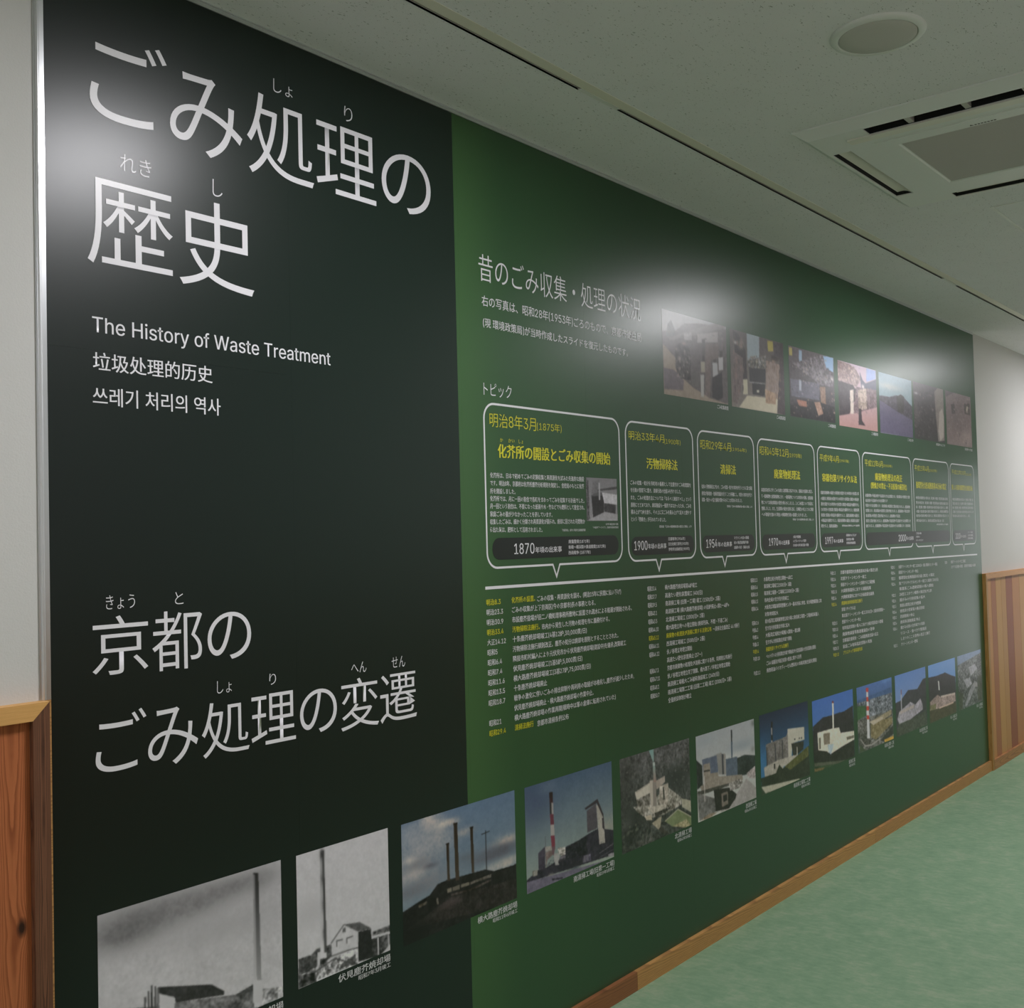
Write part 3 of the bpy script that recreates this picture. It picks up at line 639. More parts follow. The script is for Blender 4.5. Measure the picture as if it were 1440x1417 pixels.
 ['p', [48, 70, 42], [[0.014, 0.904], [1.0, 1.076], [0.457, 1.041], [0.251, 0.973]], 8]], 'res': [120, 104], 'cap': ['東清掃工場', '昭和55年6月竣工']},
{'label': 'colour aerial print of a red and white chimney over city rooftops', 'rect': [5.067, 5.525, 0.75, 0.443], 'gain': 1.6, 'ops': [['g', [72, 104, 158], [70, 80, 80], 6],
 ['p', [60, 88, 128], [[-0.01, 0.199], [0.984, 0.161], [0.993, 0.268], [-0.014, 0.248]], 8], ['b', [100, 135, 180], 0.829, 0.028, 0.162, 0.035, 0.6], ['c', [[140, 140, 142], [70, 76, 84], [110, 112, 116]], [[-0.014, 0.248], [0.993, 0.26], [0.989, 0.568], [-0.014, 0.496]], 200, 0.018, 0.01],
 ['p', [100, 105, 112], [[-0.013, 0.232], [0.994, 0.251], [0.989, 0.568], [-0.014, 0.496]], 45],
 ['p', [52, 86, 52], [[-0.01, 0.282], [0.233, 0.313], [0.238, 0.466], [-0.0, 0.499]], 8],
 ['p', [92, 90, 86], [[-0.014, 0.496], [0.991, 0.533], [1.008, 1.023], [0.028, 0.985]], 38],
 ['p', [150, 138, 112], [[0.383, 0.58], [0.959, 0.518], [0.954, 0.596], [0.469, 0.667]], 15],
 ['p', [122, 110, 78], [[0.349, 0.624], [0.984, 0.638], [0.977, 0.742], [0.486, 0.893], [0.352, 0.828]], 22],
 ['p', [180, 170, 150], [[0.321, 0.584], [0.696, 0.578], [0.709, 0.615], [0.424, 0.657]], 6],
 ['p', [40, 40, 40], [[0.608, 0.938], [0.991, 0.781], [0.998, 0.923], [0.701, 0.977]], 12],
 ['p', [190, 150, 60], [[0.719, 0.947], [0.996, 0.949], [1.008, 1.023], [0.732, 0.993]], 12], ['l', [160, 155, 150], 0.02, [[0.069, 0.796], [0.18, 0.922], [0.359, 0.948], [0.61, 0.904]]],
 ['p', [62, 76, 52], [[0.035, 0.871], [0.205, 0.995], [0.028, 0.993]], 10],
 ['p', [195, 195, 195], [[0.261, 0.108], [0.312, 0.117], [0.32, 0.837], [0.246, 0.82]], 0],
 ['p', [178, 58, 55], [[0.253, 0.044], [0.325, 0.057], [0.321, 0.119], [0.252, 0.106]], 0],
 ['p', [178, 58, 45], [[0.256, 0.186], [0.313, 0.197], [0.315, 0.265], [0.258, 0.254]], 0],
 ['p', [178, 58, 45], [[0.253, 0.326], [0.316, 0.338], [0.318, 0.406], [0.255, 0.393]], 0],
 ['p', [178, 58, 45], [[0.25, 0.468], [0.316, 0.482], [0.318, 0.541], [0.253, 0.527]], 0]], 'res': [110, 104], 'cap': ['南清掃工場第一工場', '昭和61年竣工']},
{'label': 'colour print of a pale plant and thin chimney below a dark ridge', 'rect': [5.57, 6.03, 0.75, 0.441], 'gain': 1.6, 'ops': [['g', [86, 122, 178], [150, 160, 185], 3],
 ['p', [50, 56, 48], [[0, 0.7], [1, 0.7], [1, 1.05], [0, 1.05]], 12],
 ['p', [52, 50, 58], [[-0.005, 0.44], [0.156, 0.431], [0.402, 0.303], [0.705, 0.337], [0.904, 0.202], [1.055, 0.195], [1.013, 1.044], [-0.027, 0.857]], 8],
 ['p', [155, 150, 158], [[0.106, 0.603], [0.467, 0.511], [0.625, 0.584], [0.797, 0.512], [0.864, 0.63], [0.866, 0.715], [0.447, 0.797], [0.092, 0.802], [0.041, 0.711]], 22],
 ['p', [170, 160, 155], [[0.125, 0.597], [0.585, 0.576], [0.581, 0.627], [0.122, 0.647]], 8],
 ['p', [165, 165, 170], [[0.17, 0.291], [0.201, 0.297], [0.191, 0.6], [0.161, 0.594]], 0],
 ['p', [120, 80, 90], [[0.173, 0.251], [0.2, 0.256], [0.198, 0.337], [0.171, 0.332]], 0],
 ['p', [62, 66, 58], [[0.054, 0.794], [0.447, 0.797], [0.949, 0.753], [0.993, 1.018], [0.04, 0.992]], 14]], 'res': [100, 100], 'cap': ['東北部清掃工場', '平成13年4月竣工']},
{'label': 'colour print of a low pale plant and white chimney in dark hills', 'rect': [6.075, 6.535, 0.749, 0.438], 'gain': 1.6, 'ops': [['g', [98, 140, 205], [110, 150, 205], 3],
 ['p', [62, 58, 42], [[0, 0.55], [1, 0.55], [1, 1.05], [0, 1.05]], 10],
 ['p', [44, 38, 46], [[-0.009, 0.207], [0.286, 0.224], [0.608, 0.215], [0.838, 0.304], [0.99, 0.351], [1.003, 0.66], [-0.01, 0.624]], 7],
 ['p', [200, 200, 195], [[0.333, 0.319], [0.378, 0.327], [0.392, 0.493], [0.347, 0.485]], 0],
 ['p', [150, 130, 125], [[0.033, 0.632], [0.306, 0.554], [0.414, 0.618], [0.956, 0.64], [0.968, 0.789], [0.332, 0.798], [0.021, 0.779]], 28],
 ['p', [190, 175, 165], [[0.416, 0.596], [0.966, 0.635], [0.964, 0.666], [0.427, 0.633]], 5],
 ['p', [195, 170, 155], [[0.333, 0.788], [0.895, 0.786], [0.883, 0.818], [0.353, 0.816]], 5],
 ['p', [66, 58, 40], [[0.021, 0.779], [0.331, 0.809], [0.965, 0.822], [0.988, 1.023], [0.019, 0.982]], 10],
 ['p', [110, 105, 75], [[0.028, 0.695], [0.249, 0.695], [0.219, 0.798], [0.03, 0.777]], 15]], 'res': [90, 100], 'cap': ['新しい清掃工場', '平成22年竣工']},
{'label': 'grey aerial print of clustered plant roofs with blue strip of sky', 'rect': [6.58, 7.034, 0.75, 0.438], 'gain': 1.6, 'ops': [['g', [110, 130, 160], [110, 112, 108], 12],
 ['p', [85, 88, 88], [[-0.02, 0.175], [1.01, 0.068], [0.98, 1.01], [-0.052, 1.03]], 40],
 ['p', [150, 150, 155], [[0.449, 0.27], [0.719, 0.24], [0.818, 0.35], [0.539, 0.447]], 18],
 ['p', [150, 150, 155], [[0.224, 0.465], [0.485, 0.462], [0.58, 0.595], [0.364, 0.651]], 18],
 ['p', [140, 140, 145], [[0.465, 0.692], [0.69, 0.566], [0.795, 0.608], [0.336, 0.969], [0.234, 0.95]], 18],
 ['p', [150, 150, 150], [[0.633, 0.604], [0.904, 0.626], [0.895, 0.72], [0.681, 0.671]], 10],
 ['p', [60, 66, 52], [[-0.045, 0.647], [0.203, 0.714], [0.127, 0.998], [-0.049, 0.997]], 14],
 ['p', [62, 66, 56], [[0.806, 0.491], [0.999, 0.498], [0.983, 0.974], [0.793, 0.939]], 14]], 'res': [90, 100], 'cap': ['完成した清掃施設', '平成25年竣工']},
{'label': 'faded colour print of people and carts in a street of tiled houses', 'rect': [3.398, 3.88, 2.299, 1.993], 'gain': 1.25, 'ops': [['g', [150, 155, 155], [128, 118, 108], 6],
 ['p', [86, 80, 80], [[-0.011, 0.277], [0.093, 0.228], [0.197, 0.22], [0.307, 0.126], [0.416, 0.088], [0.546, 0.06], [0.678, 0.046], [1.013, 0.035], [1.003, 0.987], [0.169, 0.973], [0.015, 0.494]], 8],
 ['p', [70, 75, 72], [[0.087, 0.159], [0.135, 0.106], [0.188, 0.222], [0.177, 0.281], [0.047, 0.321]], 12],
 ['p', [92, 88, 88], [[0.325, 0.107], [0.434, 0.084], [0.525, 0.108], [0.448, 0.211], [0.304, 0.198]], 5],
 ['p', [112, 108, 106], [[0.089, 0.327], [0.45, 0.153], [1.038, -0.093], [1.035, -0.0], [0.503, 0.215], [0.106, 0.351]], 6],
 ['p', [150, 148, 148], [[0.321, 0.223], [0.439, 0.191], [0.441, 0.285], [0.321, 0.309]], 15],
 ['p', [150, 146, 145], [[0.526, 0.195], [0.86, 0.097], [0.855, 0.23], [0.522, 0.301]], 6],
 ['p', [70, 65, 65], [[0.595, 0.24], [0.648, 0.229], [0.644, 0.437], [0.596, 0.445]], 0],
 ['p', [140, 128, 112], [[0.01, 0.412], [0.185, 0.548], [0.196, 0.715], [0.441, 0.864], [0.718, 0.957], [0.983, 0.99], [0.005, 1.003]], 6],
 ['p', [96, 88, 92], [[0.008, 0.69], [0.162, 0.693], [0.299, 0.799], [0.285, 0.915], [0.008, 0.94]], 6],
 ['p', [50, 46, 46], [[0.19, 0.405], [0.299, 0.327], [0.404, 0.393], [0.407, 0.782], [0.246, 0.778], [0.181, 0.661]], 28], ['b', [150, 130, 125], 0.312, 0.354, 0.04, 0.023, 0.9], ['b', [130, 125, 125], 0.272, 0.561, 0.072, 0.043, 0.5], ['c', [[40, 38, 38], [140, 128, 120], [90, 84, 80], [165, 158, 150]], [[0.19, 0.405], [0.423, 0.39], [0.409, 0.739], [0.194, 0.772]], 60, 0.018, 0.03], ['c', [[66, 62, 62], [130, 126, 124]], [[0.075, 0.245], [0.953, 0.017], [0.945, 0.201], [0.088, 0.355]], 50, 0.03, 0.012], ['c', [[60, 54, 52], [110, 100, 94]], [[0.426, 0.303], [1.027, 0.185], [1.005, 0.949], [0.643, 0.937]], 40, 0.012, 0.05],
 ['p', [84, 80, 78], [[0.416, 0.651], [0.559, 0.686], [0.543, 0.842], [0.409, 0.839]], 6],
 ['p', [150, 145, 128], [[0.569, 0.523], [0.631, 0.513], [0.632, 0.645], [0.569, 0.655]], 0],
 ['p', [160, 160, 155], [[0.559, 0.686], [0.615, 0.677], [0.601, 0.95], [0.557, 0.956]], 0],
 ['p', [45, 38, 38], [[0.596, 0.445], [0.634, 0.438], [0.631, 0.51], [0.593, 0.516]], 0],
 ['p', [160, 162, 162], [[0.756, 0.506], [0.834, 0.492], [0.842, 0.678], [0.758, 0.691]], 0],
 ['p', [165, 165, 165], [[0.857, 0.421], [0.933, 0.4], [0.93, 0.566], [0.86, 0.585]], 0],
 ['p', [36, 34, 38], [[0.744, 0.694], [0.909, 0.6], [0.912, 0.916], [0.835, 0.964], [0.738, 0.939]], 6],
 ['p', [50, 42, 42], [[0.769, 0.414], [0.818, 0.405], [0.815, 0.488], [0.772, 0.496]], 0],
 ['p', [50, 42, 42], [[0.88, 0.334], [0.93, 0.325], [0.927, 0.404], [0.881, 0.417]], 0],
 ['p', [100, 88, 84], [[0.646, 0.289], [0.864, 0.247], [0.857, 0.428], [0.738, 0.479], [0.699, 0.959], [0.624, 0.925]], 8]], 'res': [140, 90], 'cap': ['ごみ収集風景']},
{'label': 'faded colour print of a boxy collection cart between houses and people', 'rect': [3.91, 4.392, 2.296, 1.989], 'gain': 1.3, 'ops': [['g', [76, 70, 68], [110, 104, 96], 8],
 ['p', [40, 36, 38], [[0.054, 0.003], [0.156, 0.044], [0.274, 0.239], [0.29, 0.595], [0.193, 0.625], [0.083, 0.274]], 6],
 ['p', [96, 84, 82], [[0.052, 0.28], [0.227, 0.341], [0.215, 0.622], [0.095, 0.963], [0.024, 0.926]], 8],
 ['p', [135, 148, 152], [[0.302, -0.005], [0.536, -0.002], [0.523, 0.288], [0.301, 0.359]], 4],
 ['p', [80, 74, 74], [[0.536, -0.002], [0.694, 0.015], [0.687, 0.162], [0.536, 0.254]], 6],
 ['p', [150, 140, 70], [[0.687, 0.025], [0.798, 0.014], [0.796, 0.15], [0.698, 0.168]], 4],
 ['p', [60, 54, 58], [[0.81, 0.017], [0.964, 0.012], [0.954, 0.212], [0.812, 0.204]], 10],
 ['p', [84, 84, 80], [[0.312, 0.357], [0.65, 0.233], [0.642, 0.396], [0.318, 0.465]], 35],
 ['p', [38, 38, 42], [[0.329, 0.448], [0.636, 0.421], [0.628, 0.607], [0.332, 0.628]], 5],
 ['p', [30, 30, 32], [[0.375, 0.645], [0.62, 0.624], [0.601, 0.787], [0.379, 0.793]], 5],
 ['p', [130, 132, 132], [[0.332, 0.635], [0.62, 0.616], [0.62, 0.627], [0.331, 0.648]], 0],
 ['p', [170, 168, 150], [[0.459, 0.724], [0.503, 0.718], [0.502, 0.753], [0.457, 0.759]], 0],
 ['p', [130, 116, 106], [[0.651, 0.298], [0.937, 0.314], [0.913, 0.811], [0.624, 0.784]], 8],
 ['p', [60, 54, 50], [[0.765, 0.213], [0.918, 0.218], [0.891, 0.272], [0.751, 0.28]], 0],
 ['p', [170, 166, 142], [[0.215, 0.622], [0.29, 0.611], [0.292, 0.805], [0.206, 0.817]], 4],
 ['p', [178, 172, 148], [[0.125, 0.997], [0.28, 0.822], [0.855, 0.794], [0.833, 1.0]], 4],
 ['p', [150, 125, 100], [[0.617, 0.689], [0.823, 0.725], [0.816, 0.872], [0.619, 0.881]], 14],
 ['p', [58, 50, 52], [[0.941, -0.017], [1.049, -0.005], [1.012, 1.005], [0.845, 0.991]], 8], ['b', [170, 168, 160], 0.098, 0.163, 0.03, 0.025, 0.9], ['b', [160, 150, 130], 0.192, 0.176, 0.047, 0.063, 0.7], ['c', [[165, 158, 130], [50, 46, 44], [110, 100, 88]], [[0.303, 0.311], [0.673, 0.213], [0.665, 0.4], [0.317, 0.473]], 60, 0.02, 0.03], ['c', [[150, 128, 105], [90, 74, 66]], [[0.651, 0.298], [0.949, 0.312], [0.923, 0.842], [0.622, 0.816]], 40, 0.012, 0.05], ['c', [[60, 50, 52], [120, 100, 92]], [[0.052, 0.034], [0.28, 0.112], [0.202, 0.903], [0.057, 0.891]], 40, 0.02, 0.05], ['b', [44, 38, 38], 0.811, 0.229, 0.062, 0.026, 0.9], ['b', [150, 125, 108], 0.797, 0.289, 0.033, 0.023, 0.8]], 'res': [130, 90], 'cap': ['ごみ収集風景']},
{'label': 'faded colour print of workers loading an open truck of rubbish', 'rect': [4.444, 4.93, 2.295, 1.989], 'gain': 1.35, 'ops': [['g', [84, 78, 80], [45, 42, 46], 12],
 ['p', [150, 140, 80], [[0.016, 0.028], [0.079, 0.024], [0.08, 0.136], [0.018, 0.14]], 0],
 ['p', [130, 150, 165], [[0.22, 0.026], [0.284, 0.026], [0.282, 0.208], [0.218, 0.215]], 0],
 ['p', [130, 160, 185], [[0.747, 0.015], [0.996, 0.003], [0.984, 0.228], [0.824, 0.191]], 4],
 ['p', [100, 96, 98], [[0.075, 0.244], [0.748, 0.002], [0.824, 0.191], [0.968, 0.294], [0.96, 0.449], [0.685, 0.464]], 28],
 ['p', [88, 88, 98], [[0.022, 0.467], [0.648, 0.445], [0.642, 0.695], [0.035, 0.715]], 6],
 ['p', [150, 158, 165], [[0.205, 0.463], [0.255, 0.46], [0.248, 0.614], [0.205, 0.613]], 0],
 ['p', [130, 105, 85], [[0.664, 0.492], [0.781, 0.475], [0.792, 0.776], [0.676, 0.79]], 14],
 ['p', [24, 22, 26], [[0.011, 0.849], [0.262, 0.745], [0.633, 0.721], [0.983, 0.752], [1.002, 0.993], [0.004, 0.992]], 12],
 ['p', [150, 105, 85], [[0.138, 0.749], [0.353, 0.745], [0.36, 0.829], [0.187, 0.827]], 8],
 ['p', [150, 120, 100], [[0.519, 0.736], [0.653, 0.718], [0.72, 0.885], [0.604, 0.923]], 14], ['b', [190, 185, 180], 0.954, 0.335, 0.04, 0.031, 0.9], ['c', [[150, 140, 125], [50, 46, 48], [120, 112, 118]], [[0.076, 0.22], [0.749, -0.024], [0.971, 0.243], [0.955, 0.526], [0.662, 0.542], [0.066, 0.437]], 110, 0.025, 0.02], ['c', [[30, 28, 32], [110, 90, 80], [160, 140, 120]], [[0.014, 0.777], [0.996, 0.52], [1.003, 0.98], [0.004, 0.992]], 70, 0.022, 0.022], ['c', [[60, 58, 66], [130, 128, 140]], [[0.024, 0.443], [0.656, 0.444], [0.642, 0.695], [0.034, 0.727]], 30, 0.03, 0.012]], 'res': [110, 90], 'cap': ['ごみ収集風景']},
{'label': 'faded colour print of people on a pink quay by a loaded heap', 'rect': [4.976, 5.46, 2.291, 1.983], 'gain': 1.35, 'ops': [['g', [176, 160, 170], [165, 130, 122], 5],
 ['p', [132, 112, 108], [[-0.002, 0.003], [0.302, 0.016], [0.471, 0.08], [0.595, 0.22], [0.455, 0.347], [-0.007, 0.312]], 28],
 ['p', [52, 44, 48], [[-0.007, 0.312], [0.369, 0.333], [0.494, 0.421], [0.257, 0.793], [0.003, 0.848]], 10],
 ['p', [62, 64, 84], [[0.558, 0.092], [0.631, 0.215], [0.704, 0.257], [1.011, 0.143], [1.0, 0.323], [0.587, 0.355]], 5],
 ['p', [130, 150, 190], [[0.742, 0.008], [0.996, 0.007], [0.988, 0.146], [0.729, 0.227]], 4],
 ['p', [108, 90, 92], [[0.455, 0.347], [1.01, 0.322], [1.007, 0.597], [0.343, 0.784]], 22],
 ['p', [195, 185, 170], [[0.287, 0.424], [0.387, 0.397], [0.365, 0.781], [0.291, 0.789]], 10],
 ['p', [160, 145, 130], [[0.496, 0.394], [0.722, 0.336], [0.726, 0.659], [0.499, 0.713]], 30],
 ['p', [50, 42, 46], [[0.501, 0.686], [0.567, 0.678], [0.579, 0.863], [0.664, 0.934], [0.486, 0.939]], 6], ['b', [215, 205, 195], 0.633, 0.321, 0.041, 0.033, 0.9], ['c', [[190, 170, 155], [80, 66, 66], [150, 120, 112]], [[0.008, 0.027], [0.561, 0.038], [0.458, 0.294], [0.015, 0.283]], 80, 0.022, 0.022], ['c', [[200, 185, 170], [60, 50, 54], [130, 100, 96]], [[0.281, 0.373], [1.002, 0.295], [0.986, 0.71], [0.255, 0.82]], 70, 0.014, 0.03], ['c', [[60, 48, 52]], [[0.447, 0.851], [0.646, 0.856], [0.64, 0.95], [0.464, 0.942]], 10, 0.02, 0.012]], 'res': [100, 90], 'cap': ['ごみ運搬風景']},
{'label': 'faded colour print of a blue-grey road under a pale sky', 'rect': [5.497, 5.975, 2.289, 1.98], 'gain': 1.35, 'ops': [['g', [120, 148, 156], [150, 165, 160], 8], ['b', [176, 180, 170], 0.321, 0.204, 0.364, 0.057, 0.7],
 ['p', [66, 62, 70], [[-0.0, 0.388], [0.31, 0.374], [0.517, 0.319], [0.726, 0.319], [1.013, 0.458], [0.997, 0.695], [0.599, 0.651], [0.005, 0.525]], 12],
 ['p', [48, 46, 44], [[0.515, 0.347], [0.649, 0.287], [0.753, 0.316], [0.717, 0.609], [0.55, 0.6]], 10], ['c', [[40, 40, 42], [96, 92, 96], [120, 120, 120]], [[-0.0, 0.388], [1.013, 0.458], [0.997, 0.695], [0.103, 0.512]], 60, 0.022, 0.02],
 ['p', [88, 84, 104], [[-0.005, 0.457], [0.55, 0.6], [1.024, 0.692], [1.003, 1.002], [-0.0, 0.998]], 5]], 'res': [90, 90], 'cap': ['ごみ処分地']},
{'label': 'dark faded print of an arched furnace opening with a bright strip', 'rect': [6.003, 6.506, 2.289, 1.98], 'gain': 1.35, 'ops': [['g', [66, 60, 64], [54, 52, 52], 12],
 ['p', [128, 120, 112], [[0.693, 0.087], [0.846, -0.028], [0.992, -0.019], [1.027, 0.322], [0.982, 0.955], [0.773, 0.989], [0.718, 0.547]], 8],
 ['p', [165, 158, 148], [[0.842, 0.439], [0.935, 0.365], [0.996, 0.515], [0.956, 0.895], [0.833, 0.974], [0.788, 0.786]], 4], ['b', [190, 190, 190], 0.079, 0.197, 0.065, 0.02, 0.9], ['b', [100, 95, 90], 0.08, 0.591, 0.107, 0.179, 0.5], ['c', [[40, 36, 38], [92, 86, 82], [120, 112, 104]], [[0.001, 0.187], [0.693, 0.087], [0.632, 0.955], [-0.024, 0.956]], 70, 0.03, 0.03]], 'res': [80, 90], 'cap': ['焼却炉のようす']},
{'label': 'pinkish faded print of a brick furnace front with two openings', 'rect': [6.547, 7.025, 2.289, 1.978], 'gain': 1.35, 'ops': [['g', [118, 104, 104], [122, 108, 104], 12],
 ['p', [86, 78, 80], [[-0.001, -0.0], [0.457, -0.048], [0.021, 0.122]], 4],
 ['p', [66, 60, 60], [[0.205, 0.241], [0.338, 0.209], [0.356, 0.399], [0.223, 0.414]], 8],
 ['p', [70, 64, 62], [[0.711, 0.163], [0.957, 0.132], [0.959, 0.364], [0.73, 0.357]], 8],
 ['p', [175, 168, 150], [[0.833, 0.197], [0.888, 0.207], [0.851, 0.31], [0.798, 0.283]], 0], ['b', [150, 136, 130], 0.727, 0.814, 0.354, 0.132, 0.7], ['b', [95, 86, 86], 0.412, 0.521, 0.272, 0.258, 0.5], ['c', [[90, 80, 80], [150, 134, 128]], [[0.021, 0.122], [1.001, 0.027], [0.992, 0.99], [0.019, 0.97]], 90, 0.035, 0.03]], 'res': [80, 90], 'cap': ['焼却炉の外観']},
{'label': 'black-and-white print of a wooden storage box in a yard', 'rect': [2.898, 3.076, 1.681, 1.542], 'gain': 1.6, 'ops': [['g', [105, 105, 105], [120, 120, 120], 8],
 ['p', [120, 120, 120], [[0, 0.85], [1, 0.85], [1, 1.05], [0, 1.05]], 8],
 ['p', [70, 70, 70], [[-0.0, 0.002], [0.082, 0.068], [0.096, 0.973], [0.01, 0.99]], 30],
 ['p', [38, 38, 38], [[0.164, 0.415], [0.311, 0.349], [0.567, 0.389], [0.545, 0.956], [0.202, 0.945]], 6],
 ['p', [75, 75, 75], [[0.155, 0.408], [0.36, 0.323], [0.569, 0.343], [0.567, 0.407], [0.173, 0.432]], 6],
 ['p', [60, 60, 60], [[0.362, 0.27], [1.01, 0.182], [1.008, 0.247], [0.36, 0.312]], 8],
 ['p', [150, 150, 150], [[0.407, 0.11], [0.446, 0.109], [0.44, 0.515], [0.401, 0.516]], 0],
 ['p', [165, 165, 165], [[0.505, 0.337], [1.002, 0.38], [0.993, 0.615], [0.569, 0.584]], 14],
 ['p', [50, 50, 50], [[0.569, 0.584], [0.942, 0.615], [0.934, 0.831], [0.562, 0.779]], 16],
 ['p', [135, 135, 135], [[0.551, 0.797], [1.009, 0.849], [1.003, 1.011], [0.048, 0.973]], 8],
 ['p', [95, 95, 95], [[0.225, 0.064], [0.419, 0.057], [0.359, 0.341], [0.166, 0.38]], 10]], 'res': [80, 70], 'cap': []}
]
